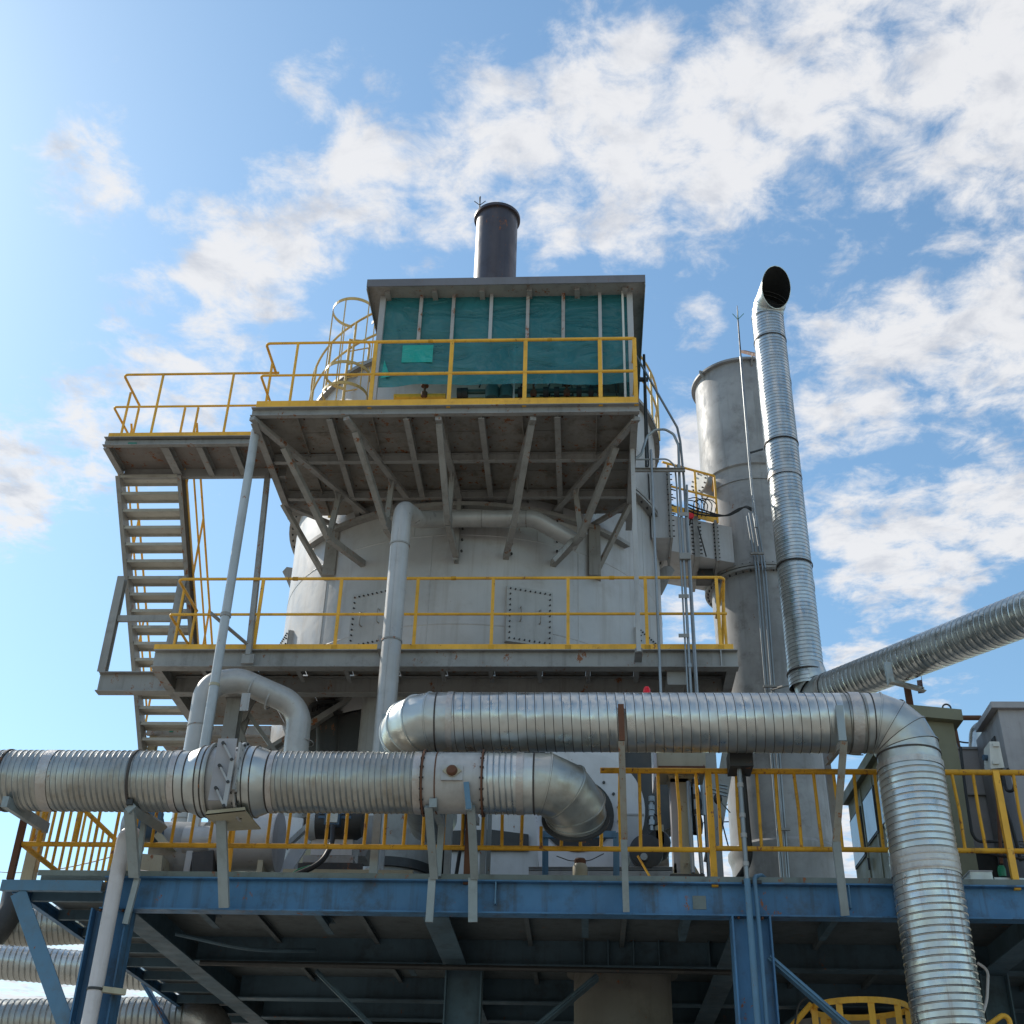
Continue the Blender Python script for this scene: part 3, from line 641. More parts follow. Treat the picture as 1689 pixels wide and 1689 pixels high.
# the sheet hangs in shallow folds
def sheet(x0, x1, z0, z1, y, amp, nx=60, nz_=14, seed=1, along='x'):
    rng = random.Random(seed); ph = [rng.uniform(0, 6.28) for _ in range(6)]; mb = MB(); vs = []
    for j in range(nz_+1):
        for i in range(nx+1):
            u = i/nx; w = j/nz_; x = x0+(x1-x0)*u; z = z0+(z1-z0)*w
            o = amp*(math.sin(u*21+ph[0]+w*2)*.5+math.sin(u*47+ph[1]-w*3)*.25+math.sin(w*9+u*6+ph[2])*.5)*(1.1-w*.7)
            zz = z + (.02*math.sin(u*17+ph[3]) if j == 0 else 0)
            vs.append((x, y+o, zz) if along == 'x' else (y+o, x, zz))
    fs = [(j*(nx+1)+i, j*(nx+1)+i+1, (j+1)*(nx+1)+i+1, (j+1)*(nx+1)+i) for j in range(nz_) for i in range(nx)]
    return mb.add(vs, fs)
zs0 = P(840,632,YC).z
t.part('vinyl_sheet', sheet(cx0-.03, cx1+.02, zs0, zc-.05, YC+.03, .03, seed=3), 'film', smooth=True, label='long green vinyl sheet across the front')
t.part('side_sheet', sheet(YC+.1, YC2, zs0+.05, zc, cx1, .03, seed=5, along='y'), 'film', smooth=True)
t.part('back_panel', MB().box(cx0, cx1, YC2-.02, YC2, Z3+.9, zc+.1), 'grey_light')
tri = [P(628,624,YC-.01), P(634,594,YC-.01), P(643,621,YC-.01)]; t.part('folded_corner', MB().prism(tri, V(0,-.004,0)), 'film_bright')
a, b_ = P(662,598,YC), P(715,570,YC)
t.part('window_flap', MB().box(a.x, b_.x, YC-.004, YC+.001, a.z, P(662,570,YC).z), 'film_bright', label='small bright green window patch')
t.part('header_sheet', sheet(cx0, cx1, zc-.34, zc-.04, YC+.08, .02, seed=9), 'film', smooth=True)
# machinery seen below the screen
bg_ = Thing('gas_burner_train', 'row of burner valves, pots and hoses on a yellow gas pipe inside the cabin', 'gas train', (-1.2, 15.6, Z3))
zy = P(700,655,15.5).z
bg_.part('gas_pipe', MB().tube([V(P(650,655,15.5).x,15.5,zy), V(P(735,655,15.5).x,15.5,zy)], .055, 12), 'yellow', smooth=True)
bg_.part('gas_pipe', MB().tube([V(P(745,655,15.6).x,15.6,zy), V(P(1020,652,15.6).x,15.6,zy)], .045, 12), 'yellow', smooth=True)
bg_.part('header_pipe', MB().tube([V(P(765,646,15.55).x,15.55,zy+.13), V(P(990,646,15.55).x,15.55,zy+.13)], .04, 12), 'greenvalve', smooth=True)
bg_.part('blower_duct', MB().tube(bend([V(P(660,650,16.2).x,16.2,zy-.05), V(P(668,640,16.2).x,16.2,zy+.2), V(P(735,640,16.2).x,16.2,zy+.24)], .1, 5), .07, 12), 'pipe', smooth=True)
rng = random.Random(4)
for i, u in enumerate((700, 757, 766, 812, 835, 858, 880, 900, 918, 935, 955, 975, 990)):
    x = P(u,648,15.45).x; hgt = rng.uniform(.12,.34)
    if i in (3,4): bg_.part('pot', MB().lathe([(.0005,.1),(.09,.1),(.11,.06),(.11,-.14),(.0005,-.14)], V(x,15.45,zy+.05), n=20), 'greenvalve', smooth=True)
    elif i % 3 == 0: bg_.part('valve', MB().lathe([(.02,-.1),(.05,-.08),(.05,.0),(.02,.03),(.02,hgt-.05),(.06,hgt-.05),(.06,hgt-.03),(.0005,hgt-.03)], V(x,15.45,zy+.05), n=14), ('rust','galvpipe','darkiron')[i%3], smooth=True)
    else: bg_.part('flange_pair', MB().lathe([(.02,-.04),(.09,-.04),(.09,.04),(.02,.04)], V(x,15.55,zy+.1), V(1,0,0), 18), 'darkiron', smooth=True)
for k in range(9):
    u = 790+k*23; a = P(u,648,15.4); b_ = P(u+rng.uniform(20,55),640,15.7)
    bg_.part('hose', MB().tube(bend([V(a.x,15.4,zy+.1), V(a.x+.05,15.42,zy+.28+rng.uniform(0,.12)), V(b_.x,15.6,zy+.3+rng.uniform(-.05,.1)), V(b_.x+.03,15.6,zy)], .08, 4), .012, 8), ('black','galvpipe','darkiron')[k%3], smooth=True)
bg_.part('motor', MB().tube([V(P(968,640,15.6).x,15.6,zy+.2), V(P(992,640,15.6).x,15.6,zy+.26)], .09, 18), 'greenvalve', smooth=True)
bg_.part('gearbox', MB().box(P(890,640,16).x, P(945,640,16).x, 16, 16.5, Z3, zy+.4), 'darkiron')
bg_.part('blower', MB().lathe([(.0005,-.15),(.3,-.15),(.34,-.1),(.34,.1),(.3,.15),(.0005,.15)], V(P(700,640,16.6).x,16.6,zy+.2), V(0,1,0), 28), 'darkiron', smooth=True)
bg_.part('burner_drum', MB().lathe([(.0005,-.5),(.55,-.5),(.6,-.4),(.6,.5),(.0005,.5)], V(-1.4,16.9,Z3+.75), V(0,1,0), 32), 'greenvalve', smooth=True)
bg_.part('control_box', MB().box(-.35,.25,16.7,17.1,Z3+.2,Z3+1.5), 'cabinet')
# ------------------------------------------------------------------ caged ladders
def caged(name, label, c, z0, z1, R, zr_, rung=True, face=0.0):
    t = Thing(name, label, 'ladder', (c[0], c[1], z0)); c = V(c[0], c[1], 0)
    rot = Matrix.Rotation(face, 3, 'Z')
    for z in zr_:
        pts = [c + rot @ V(R*math.sin(a), -R*math.cos(a), 0) + UP*z for a in [math.radians(-150+300*i/28) for i in range(29)]]
        mb = MB()
        for a, b in zip(pts, pts[1:]): mb.bar(a, b, .012, .06)
        t.part('cage_hoop', mb, 'yellow_pale')
    for i in range(5):
        a = math.radians(-130+65*i); p = c + rot @ V(R*math.sin(a)*.985, -R*math.cos(a)*.985, 0)
        t.part('cage_strap', MB().bar(p+UP*min(zr_), p+UP*max(zr_), .012, .045, V(0,1,0)), 'yellow_pale')
    pl = c + rot @ V(-.2, R*.85, 0); pr_ = c + rot @ V(.2, R*.85, 0)
    t.part('stringer', MB().tube([pl+UP*z0, pl+UP*(z1+.12)], .026, 8), 'yellow_pale', smooth=True)
    t.part('stringer', MB().tube(bend([pr_+UP*z0, pr_+UP*(z1-.02), pl+UP*(z1+.10)], .16, 6), .024, 8), 'yellow_pale', smooth=True)
    if rung:
        k = int((z1-z0)/.3)
        for i in range(k): 
            z = z0+.2+i*.3; t.part('rung', MB().tube([c + rot @ V(-.2,R*.85,0)+UP*z, c + rot @ V(.2,R*.85,0)+UP*z], .012, 6), 'yellow_pale')
    return t
lc = (P(587,515,17.0).x-.03, 17.05)
caged('caged_ladder', 'yellow caged ladder left of the cabin roof', lc, Z3, 16.0, .39, (16.42, 15.0, 14.55), face=math.radians(-14))

# ------------------------------------------------------------------ landing at the upper left and its stairs
YLn = 15.1; lx0, lx1 = P(172,728,YLn).x, XL-.03
t = Thing('stair_landing', 'narrow grey landing at the head of the stairs, far left', 'landing', ((lx0+lx1)/2, 15.5, Z3))
t.part('front_beam', MB().chan((lx0,YLn,Z3-.08), (lx1,YLn,Z3-.08), .15, .08, .010, flip=1), 'grey')
t.part('back_beam', MB().chan((lx0+.05,YLn+.85,Z3-.09), (lx1+.2,YLn+.85,Z3-.09), .17, .07, .009, flip=-1), 'grey')
jx = [lx0+.03]+[P(u,745,YLn).x for u in (268,325,380)]
for i, x in enumerate(jx): t.part('joist', MB().ibeam((x,YLn+.05,Z3-.10), (x,YLn+.84,Z3-.10), .13, .09 if i != 1 else .12), 'grey')
jj = jx+[lx1]
for a, b in zip(jj, jj[1:]): t.part('floor_plate', MB().box(a+.005, b-.005, YLn+.03, YLn+.84, Z3-.028, Z3-.018), 'rusty_plate', label='rust-blotched floor plate')
t.part('tag_plate', MB().box(P(210,733,YLn).x, P(224,733,YLn).x, YLn+.018, YLn+.026, Z3-.115, Z3-.075), 'teal_label')
r = Thing('landing_railing', 'thin yellow railing round the stair landing at the far left', 'railing', (lx0+1, YLn, Z3))
HL = P(300,617,YLn).z-Z3
r.part('toe_board', MB().box(lx0+.05, lx1, YLn-.02, YLn-.01, Z3+.005, Z3+.075), 'yellow')
r.part('top_rail', MB().tube(bend([V(lx1+.1,YLn,Z3+HL), V(lx0+.06,YLn,Z3+HL), V(lx0+.06,YLn+.8,Z3+HL)], .07, 5), .020, 10), 'yellow', smooth=True)
r.part('mid_rail', MB().tube(bend([V(lx1+.1,YLn,Z3+HL*.48), V(lx0+.02,YLn,Z3+HL*.48), V(lx0+.02,YLn+.8,Z3+HL*.48)], .05, 4), .018, 10), 'yellow', smooth=True)
for u in (252, 371): r.part('post', MB().tube([V(P(u,700,YLn).x,YLn,Z3), V(P(u,700,YLn).x,YLn,Z3+HL)], .020, 10), 'yellow', smooth=True)
for x, y in ((lx0+.06, YLn+.38), (lx0+.06, YLn+.8), (P(300,700,15.9).x, 15.9), (P(322,700,15.9).x, 15.9)):
    r.part('post', MB().tube([V(x,y,Z3), V(x,y,Z3+HL*.95)], .020, 10), 'yellow', smooth=True)

SX0, SX1 = -7.19, -6.22
s0 = V(0, 15.92, Z3-.12); s1 = V(0, PX(236,1240,SX0).y, PX(236,1240,SX0).z-.0)
t = Thing('staircase', 'long grey open-tread staircase climbing to the landing at the far left', 'stairs', (-6.7, 17.5, Z2))
for x in (SX0, SX1):
    t.part('stringer', MB().chan(V(x,s0.y,s0.z), V(x,s1.y,s1.z), .24, .065, .01, flip=-1 if x == SX0 else 1), 'grey')
nt_ = 17
for i in range(nt_):
    f = (i+.35)/nt_; y = s0.y+(s1.y-s0.y)*f; z = s0.z+(s1.z-s0.z)*f+.02
    t.part('tread', MB().add(*(lambda m: (m.v, m.f))(MB().box(SX0+.035, SX1-.035, y-.13, y+.12, z-.006, z).box(SX0+.035, SX1-.035, y-.135, y-.129, z-.05, z).box(SX0+.035, SX1-.035, y+.121, y+.127, z-.05, z))), 'tread')
# stair handrails
sl = (s1-s0)
for x in (SX0-.05, SX1+.05):
    a = V(x, s0.y+.1, s0.z+1.05); b = a + sl*.97
    t.part('handrail', MB().tube([a, b], .019, 8), 'yellow', smooth=True)
    t.part('mid_rail', MB().tube([a-UP*.5, b-UP*.5], .017, 8), 'yellow', smooth=True)
    for f in (.02, .34, .67, .97):
        p = V(x, s0.y+.1+sl.y*f, s0.z+sl.z*f); t.part('post', MB().tube([p, p+UP*1.05], .019, 8), 'yellow', smooth=True)
    t.part('edge_strip', MB().bar(V(x,s0.y,s0.z+.12), V(x,s1.y,s1.z+.12), .012, .07), 'yellow')
# posts and outrigger carrying the flight
q0 = PX(205,945,SX0); q1 = PX(165,1110,SX0); yo = q0.y
t.part('support_post', MB().ibeam(V(SX0,yo-.02,q0.z-.1), V(SX0,yo-.02,P(163,1111,yo).z), .13, .12, up=V(0,1,0)), 'grey')
t.part('support_post', MB().ibeam(V(SX1,yo-.02,q0.z-.1), V(SX1,yo-.02,P(163,1111,yo).z), .13, .12, up=V(0,1,0)), 'grey')
hz = PX(200,1022,SX0); t.part('cross_tie', MB().chan(V(SX0+.07,yo-.03,P(230,1022,yo).z), V(SX1-.07,yo-.03,P(230,1022,yo).z), .10, .05, flip=-1), 'grey')
o = Thing('stair_outrigger', 'grey beam jutting left from the lower platform under the stair posts', 'beam', (-6.5, yo, 9.2))
zo = (P(163,1111,yo).z + P(163,1143,yo).z)/2; ho = P(163,1111,yo).z-P(163,1143,yo).z
o.part('beam', MB().ibeam(V(P(162,1130,yo).x,yo,zo), V(-4.2,yo,zo), ho, .17, .014, .012), 'grey')
# lower stair landing half hidden behind the long duct
o = Thing('lower_stair_landing', 'shaded grey landing at the foot of the stairs just above the long duct', 'landing', (-6.4, 19.2, 8.6))
yl = s1.y+.02; za = P(300,1198,yl).z; zbq = P(300,1213,yl).z
o.part('front_beam', MB().chan(V(SX0-.0,yl,(za+zbq)/2), V(-4.4,yl,(za+zbq)/2), za-zbq, .07, .01, flip=-1), 'grey')
o.part('floor_plate', MB().box(SX0,-4.4,yl+.04,yl+1.1,za-.02,za-.005), 'under')
o.part('tag_plate', MB().box(P(281,1206,yl).x, P(287,1206,yl).x, yl-.046, yl-.037, zbq+.04, zbq+.1), 'teal_label')
o.part('post', MB().ibeam(V(SX0+.1,yl+.1,ZD), V(SX0+.1,yl+.1,zbq), .14, .12, up=V(0,1,0)), 'beige')
o.part('brace', MB().bar(V(SX0+.2,yl+.1,zbq-.55), V(SX0+.75,yl+.1,zbq-.02), .06, .05), 'grey')

# ------------------------------------------------------------------ lower platform
Y2 = 15.6; px0, px1 = P(250,1078,Y2).x, P(1216,1076,Y2).x; h2 = .26; zb2 = Z2-h2
t = Thing('lower_platform', 'wide grey steel platform round the foot of the silver-grey vessel', 'platform', (-2, 16, Z2))
t.part('front_beam', MB().ibeam(V(px0+.05,Y2,Z2-h2/2), V(px1,Y2,Z2-h2/2), h2, .16, .012, .010), 'grey')
t.part('left_beam', MB().ibeam(V(px0+.08,Y2+.09,Z2-h2/2), V(px0+.08,Y2+2.6,Z2-h2/2), h2-.03, .13, .012, .01), 'grey')
t.part('right_beam', MB().ibeam(V(px1-.08,Y2+.09,Z2-h2/2), V(px1-.08,Y2+2.6,Z2-h2/2), h2-.03, .13, .012, .01), 'grey')
yb2 = PZ(400,1138,zb2-.02).y
t.part('rear_beam', MB().ibeam(V(px0+.15,yb2+.1,Z2-h2/2-.05), V(px1-.15,yb2+.1,Z2-h2/2-.05), h2, .15, .012, .01), 'grey')
jn = 12
for i in range(1, jn):
    x = px0+(px1-px0)*i/jn; t.part('joist', MB().chan(V(x,Y2+.09,Z2-.10), V(x,yb2,Z2-.10), .13, .06), 'grey')
for i in range(jn):
    a = px0+(px1-px0)*i/jn; b = px0+(px1-px0)*(i+1)/jn
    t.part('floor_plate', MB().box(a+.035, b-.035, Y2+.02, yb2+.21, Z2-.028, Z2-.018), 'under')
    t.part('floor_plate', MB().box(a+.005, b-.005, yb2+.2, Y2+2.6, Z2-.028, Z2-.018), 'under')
for u in (1130, 1189): 
    x = P(u,1090,Y2).x; t.part('web_stiffener', MB().box(x-.006, x+.006, Y2-.075, Y2+.075, Z2-h2+.013, Z2-.013), 'grey_light')
t.part('hanging_plate', MB().add([P(1100,1106,Y2+.05), P(1132,1106,Y2+.05), P(1128,1142,Y2+.55), P(1096,1142,Y2+.55)], [(0,1,2,3)]).box(*[P(1100,1106,Y2+.06).x, P(1132,1106,Y2+.06).x, Y2+.06, Y2+.08, zb2-.2, zb2-.01]), 'grey')
# steel legs and X bracing under it, in the shade
for u, y, w in ((382,16.6,.2), (1010,17,.2), (1165,16.6,.2)):
    x = P(u,1200,y).x; t.part('leg', MB().ibeam(V(x,y,ZD), V(x,y,zb2-.02), w, w, up=V(0,1,0)), 'grey')
for a, b, w in (((400,1165),(470,1262),.14), ((402,1262),(600,1140),.13), ((600,1140),(468,1228),.12), ((372,1140),(418,1262),.1), ((402,1180),(382,1240),.2)):
    t.part('diagonal_brace', MB().bar(P(*a,17.1), P(*b,17.1), w, .06), 'grey')
t.part('gusset', MB().prism([P(385,1140,17.0), P(430,1140,17.0), P(405,1185,17.0), P(378,1210,17.0)], V(0,.03,0)), 'grey')
a, b = P(1200,1105,17.4), P(1165,1440,17.4)
t.part('raking_leg', MB().ibeam(P(1212,1180,17.3), P(1172,1420,17.3), .22, .18, up=V(0,1,0)), 'grey')

r = Thing('lower_platform_railing', 'long yellow railing with toe board in front of the bolted vessel hatches', 'railing', (-2, Y2, Z2))
H2 = P(700,954,Y2).z-Z2; m2 = (P(700,1013,Y2).z-Z2)/H2
rx0_ = P(290,1060,Y2).x-.13; rx1_ = px1-.1
r.part('toe_board', MB().box(px0+.03, px1-.05, Y2-.03, Y2-.018, Z2+.004, Z2+.10), 'yellow')
pts = [V(rx0_,Y2+1.0,Z2+H2), V(rx0_,Y2,Z2+H2), V(rx1_,Y2,Z2+H2), V(rx1_,Y2+1.25,Z2+H2)]
r.part('top_rail', MB().tube(bend(pts, .08, 5), .022, 10), 'yellow', smooth=True)
pts = [V(rx0_-.03,Y2+1.0,Z2+H2*m2), V(rx0_-.03,Y2,Z2+H2*m2), V(rx1_,Y2,Z2+H2*m2)]
r.part('mid_rail', MB().tube(bend(pts, .04, 4), .020, 10), 'yellow', smooth=True)
for u in (427, 558, 686, 812, 937, 1066, 1185):
    x = P(u,1010,Y2).x; r.part('post', MB().bar(V(x,Y2,Z2-.01), V(x,Y2,Z2+H2), .045, .03, V(0,1,0)), 'yellow')
for x in (rx0_, rx1_):
    r.part('post', MB().tube([V(x,Y2+.95,Z2), V(x,Y2+.95,Z2+H2)], .021, 8), 'yellow', smooth=True)
    r.part('post', MB().tube([V(x,Y2+.30,Z2), V(x,Y2+.30,Z2+H2)], .021, 8), 'yellow', smooth=True)
r.part('side_brace', MB().tube([V(rx1_,Y2+.1,Z2+H2*.97), V(rx1_,Y2+1.2,Z2)], .02, 8), 'yellow', smooth=True)

# ------------------------------------------------------------------ posts and pipes in front of the vessel
t = Thing('pale_standpipe', 'slender pale blue-grey pole running from the upper platform corner down past the long duct', 'pole', (-4.8, 14.7, ZD))
xp = P(420,720,14.75).x
t.part('tube', MB().tube([V(xp,14.75,zb), V(xp,14.75,ZD)], .062, 18), 'pipe_pale', smooth=True)
for v in (1130,): t.part('band', MB().lathe([(.063,-.02),(.068,-.02),(.068,.02),(.063,.02)], P(345,v,14.75).lerp(V(xp,14.75,P(345,v,14.75).z),1), n=18), 'beige', smooth=True)
q = P(364,1015,14.75)
t.part('clamp', MB().lathe([(.063,-.025),(.074,-.025),(.074,.025),(.063,.025)], V(xp,14.75,q.z), n=18), 'grey', smooth=True)
t.part('stay', MB().angle(V(xp-.25,14.85,q.z+.06), V(P(408,1080,Y2).x,Y2-.05,Z2+.05), .06), 'grey')
t = Thing('platform_post', 'slim dark grey post between the two platforms near their left ends', 'post', (-4.7, Y2, Z2))
t.part('post', MB().chan(P(410,1082,Y2-.1), P(444,760,16.0), .10, .07, .008, up=V(0,1,0)), 'grey')
t.part('foot', MB().box(P(400,1085,Y2-.1).x, P(420,1085,Y2-.1).x, Y2-.14, Y2-.09, Z2-.24, Z2-.1), 'grey')
t = Thing('platform_post', 'slim pale grey post between the two platforms near their right ends', 'post', (.9, Y2, Z2))
xx = P(1048,900,15.2).x
t.part('post', MB().chan(V(xx,15.2,Z2-.2), V(xx,15.2,zb), .07, .06, .007, up=V(0,1,0)), 'grey_light')
t.part('foot', MB().box(xx-.05, xx+.05, 15.2, 15.52, Z2-.2, Z2-.14), 'grey')

# grey downcomer with its cross pipe
yd = 14.95; xd = P(651,1000,yd).x
t = Thing('downcomer_pipe', 'thick silver-grey vertical pipe crossing both hatch doors, elbowed at its top', 'pipe', (xd, yd, ZD))
yh = 16.35; zh = P(760,856,yh).z; zq = P(668,838,yd).z
top = bend([V(xd,yd,ZD+.9), V(xd,yd,zq), V(P(690,853,15.9).x,15.9,(zq+zh)/2+.05), V(P(730,857,yh).x,yh,zh), V(P(880,857,yh).x,yh,zh), P(955,897,yh+.25)], .34, 12)
t.part('pipe', MB().tube(top, .132, 28), 'pipe', smooth=True)
for v in (1058, 900): t.part('joint_ring', MB().lathe([(.13,-.012),(.142,-.012),(.142,.012),(.13,.012)], V(xd,yd,P(640,v,yd).z), n=28), 'grey', smooth=True)
t.part('weld_seam', MB().tube([V(xd-.02,yd-.131,ZD+1), V(xd-.02,yd-.131,zq-.4)], .006, 6), 'pipe', smooth=True)
t.part('clamp_bracket', MB().box(xd-.19, xd-.12, yd, yd+.5, P(628,1070,yd).z, P(628,1048,yd).z), 'grey')
for u in (795, 868): t.part('joint_ring', MB().lathe([(.13,-.008),(.139,-.008),(.139,.008),(.13,.008)], V(P(u,857,yh).x,yh,zh), V(1,0,0), 28), 'grey', smooth=True)
t.part('hanger', MB().bar(P(912,925,16.2), P(948,885,16.5), .05, .06), 'grey')

# U bend
yu = 15.05
a0 = P(322,1250,yu); b0 = P(492,1260,yu+.5)
t = Thing('gooseneck_pipe', 'fat grey gooseneck pipe arching over behind the damper lever box', 'pipe', (a0.x, yu, ZD))
pk = P(375,1122,yu); 
path = bend([V(a0.x,yu,ZD+.25), V(a0.x,yu,P(340,1128,yu).z), V(P(395,1128,yu+.1).x,yu+.1,P(395,1122,yu+.1).z), P(495,1165,yu+.45), V(b0.x,yu+.5,ZD+.9)], .36, 12)
t.part('pipe', MB().tube(path, .165, 32), 'pipe', smooth=True)
for (u,v,y,ax) in ((418,1128,yu+.17,V(1,.1,-.35)), (448,1145,yu+.3,V(1,.1,-.45))):
    t.part('weld_ring', MB().lathe([(.163,-.010),(.174,-.010),(.174,.010),(.163,.010)], P(u,v+6,y), ax, 32), 'grey_light', smooth=True)
for z, x, y in ((P(320,1200,yu).z,a0.x,yu),(P(492,1225,yu+.5).z,b0.x,yu+.5),(P(310,1355,yu).z,a0.x,yu)):
    t.part('weld_ring', MB().lathe([(.163,-.007),(.171,-.007),(.171,.007),(.163,.007)], V(x,y,z), n=32), 'grey', smooth=True)
t.part('hanger_angle', MB().box(P(404,1160,yu+.1).x, P(418,1160,yu+.1).x, yu-.1, yu-.09, P(404,1182,yu+.1).z, P(404,1153,yu+.1).z), 'grey_light')

# conduits right of the vessel
t = Thing('conduit_bundle', 'bundle of thin galvanised conduits with gooseneck tops right of the vessel', 'conduits', (1.5, 15.55, ZD))
yc = 15.42
for (u, vt, ub) in ((1118, 745, 1127), (1126, 735, 1136), (1108, 830, 1125)):
    pass
def vpipe(u, v, y, z0, z1, r, m='galvpipe', nm='conduit'):
    x = P(u, v, y).x; t.part(nm, MB().tube([V(x,y,z0), V(x,y,z1)], r, 10), m, smooth=True); return x
zl = ZD+1.8
xg = P(1124,900,yc).x
def route(pts, r_, R_=.12, m='galvpipe', y=yc):
    q = [P(u, v, y) for u, v in pts]; q.append(V(q[-1].x, y, zl)); t.part('conduit', MB().tube(bend(q, R_, 5), r_, 10), m, smooth=True)
route([(1048,757),(1058,749),(1067,720),(1080,709),(1097,708),(1111,716),(1119,734),(1121,800)], .020)
route([(1047,583),(1117,705),(1122,728),(1128,790)], .018, m='galv_dim')
route([(1048,758),(1101,757),(1113,768),(1116,800)], .013)
route([(1133,800),(1134,860)], .016)
t.part('conduit', MB().tube(bend([P(1063,585,15.9), P(1070,772,15.5), P(1048,776,15.5)], .08, 4), .013, 8), 'darkiron', smooth=True)
vpipe(1080, 900, 15.3, zl, P(1078,742,15.3).z, .019)
t.part('support_arm', MB().chan(P(1046,775,15.35), P(1130,775,15.35), .06, .04), 'grey')
t.part('strap', MB().box(P(1121,918,yc-.04).x, P(1139,918,yc-.04).x, yc-.045, yc+.06, P(1130,924,yc).z, P(1130,914,yc).z), 'grey')
for v in (770,1098): t.part('coupling', MB().lathe([(.024,-.03),(.032,-.03),(.032,.03),(.024,.03)], V(P(1121,800,yc).x,yc,P(1124,v,yc).z), n=10), 'galvpipe', smooth=True)
# mast near the cabin corner
t = Thing('antenna_mast', 'thin dark mast with pointed tip right behind the cabin corner', 'mast', P(1063,720,16))
t.part('mast', MB().tube([P(1066,770,16), P(1062,585,16)], .02, 8), 'darkiron', smooth=True)
t.part('clamp', MB().bar(P(1054,626,16), P(1069,626,16), .06, .05), 'darkiron')

# cable along the stack and rod
t = Thing('stack_lightning_rod', 'tall thin pole with three-pronged lightning rod in front of the flue stack', 'lightning rod', (3.1, 20.7, ZD))
ys_ = 20.75
a = P(1217,560,ys_); xr_ = P(1237,770,ys_).x
t.part('pole', MB().tube([P(1222,588,ys_), P(1237,770,ys_), P(1247,870,ys_)], .026, 10), 'galvpipe', smooth=True)
t.part('rod', MB().tube([P(1222,590,ys_), P(1217,524,ys_), P(1216,504,ys_)], [.018,.014,.006], 8), 'darkiron', smooth=True)
for dx, dz in ((-.11,.12),(.13,.12),(0,.14)): t.part('prong', MB().tube([P(1217,527,ys_), P(1217,527,ys_)+V(dx,-.05 if dx else -.12,dz)], .007, 6), 'greenplug')
t.part('stay_arm', MB().bar(P(1237,747,ys_), P(1258,741,ys_+.1), .035, .03), 'darkiron')
t = Thing('stack_conduits', 'four parallel conduits running down the face of the flue stack', 'conduits', (3.1, 20.9, ZD))
for k, du in enumerate((-9, -4, 3, 8)):
    y = 20.9; top = P(1243+du, 842+abs(du), y); xq = (P(1240,870,y).x+P(1286,1350,y).x)/2+du*.011
    t.part('conduit', MB().tube([V(P(1240+du*.9,850,y).x,y,top.z), V(P(1240+du*.9,850,y).x+.08,y,P(1250,935,y).z), V(P(1288+du*.6,1400,y).x,y,ZD)], .018, 8), 'galvpipe', smooth=True)
for u, v in ((1249,913), (1270,1132), (1292,1368)):
    t.part('bracket', MB().bar(P(u-11,v,20.8), P(u+11,v,20.8), .05, .04), 'grey')
t.part('tie_rod', MB().tube([P(1272,1138,20.8), P(1305,1130,19.5)], .012, 6), 'darkiron')
t = Thing('black_cables', 'drooping black cables slung from the crossover walkway to the stack conduits', 'cables', P(1190,850,20.5))
rng = random.Random(2)
for k in range(3):
    y = 20.55; pts = [P(1135,832+k*5,y), P(1150,838+k*5,y), P(1180,848+k*2,y), P(1200,852-k,y), P(1218,843-k*2,y), P(1230,834+k,y), P(1239,838+k*2,20.8)]
    t.part('cable', MB().tube(bend(pts, .3, 4), .016, 8), 'black', smooth=True)
for k in range(5):
    x = 1130+k*7; t.part('cable_loop', MB().tube(bend([P(x,850,20.55), P(x-4+rng.uniform(-6,6),825,20.55), P(x+14,818+rng.uniform(0,8),20.6), P(x+24,832,20.55), P(x+20,852,20.57)], .12, 4), .010, 6), 'black', smooth=True)
# ------------------------------------------------------------------ long lower duct with damper
yl = 11.35; RL = .285
zl_ = P(500,1290,yl).z
def XL_(u): return P(u,1290,yl).x
def cyl(a, b, r0, r1=None, n=44): 
    r1 = r0 if r1 is None else r1; a = Vector(a); b = Vector(b); return MB().lathe([(r0,0),(r1,(b-a).length)], a, b-a, n)
t = Thing('lower_duct', 'long horizontal ribbed metal duct with damper box and levers, lower of the two front ducts', 'duct', (-3, yl, zl_))
A = lambda x: V(x, yl, zl_)
X0 = -14.0
duct_run(t, A(X0), A(XL_(78)), RL, .055, .0065, 'galv_old', 44, sw=.009, dark='galv_dim')
duct_run(t, A(XL_(95)), A(XL_(290)), RL, .055, .0065, 'galv_old', 44, sw=.009, dark='galv_dim')
t.part('joint_tape', cyl(A(XL_(78)), A(XL_(95)), RL+.007), 'tape', smooth=True)
t.part('joint_tape', cyl(A(XL_(290)), A(XL_(300)), RL+.008), 'tape', smooth=True)
for u in (14, 226): t.part('clamp_strap', seam(A(XL_(u)), V(1,0,0), RL+.006, .02, .008), 'seam', smooth=True)
RD = .335
t.part('reducer', cyl(A(XL_(300)), A(XL_(315)), RL), 'galv_clean', smooth=True)
t.part('reducer', cyl(A(XL_(315)), A(XL_(336)), RL, RD), 'galv_clean', smooth=True)
t.part('collar', cyl(A(XL_(336)), A(XL_(352)), RD), 'galv_clean', smooth=True)
for u, r in ((300,RL),(315,RL),(336,RD),(345,RD)): t.part('seam', seam(A(XL_(u)), V(1,0,0), r, .011, .006), 'seam', smooth=True)
t.part('damper_flange', seam(A(XL_(353)), V(1,0,0), RD, .02, .03), 'galv_old', smooth=True)
t.part('damper_body', cyl(A(XL_(353)), A(XL_(399)), RD-.01), 'pipe', smooth=True)
f = t.part('damper_flange', seam(A(XL_(402)), V(1,0,0), RD-.01, .022, .045), 'pipe', smooth=True)
t.part('flange_bolts', bolt_ring(A(XL_(402)), V(1,0,0), RD+.018, 20, .012, .03), 'darkiron', parent=f, kind='stuff')
t.part('collar', cyl(A(XL_(406)), A(XL_(425)), RD), 'galv_clean', smooth=True)
t.part('reducer', cyl(A(XL_(425)), A(XL_(447)), RD, RL), 'galv_clean', smooth=True)
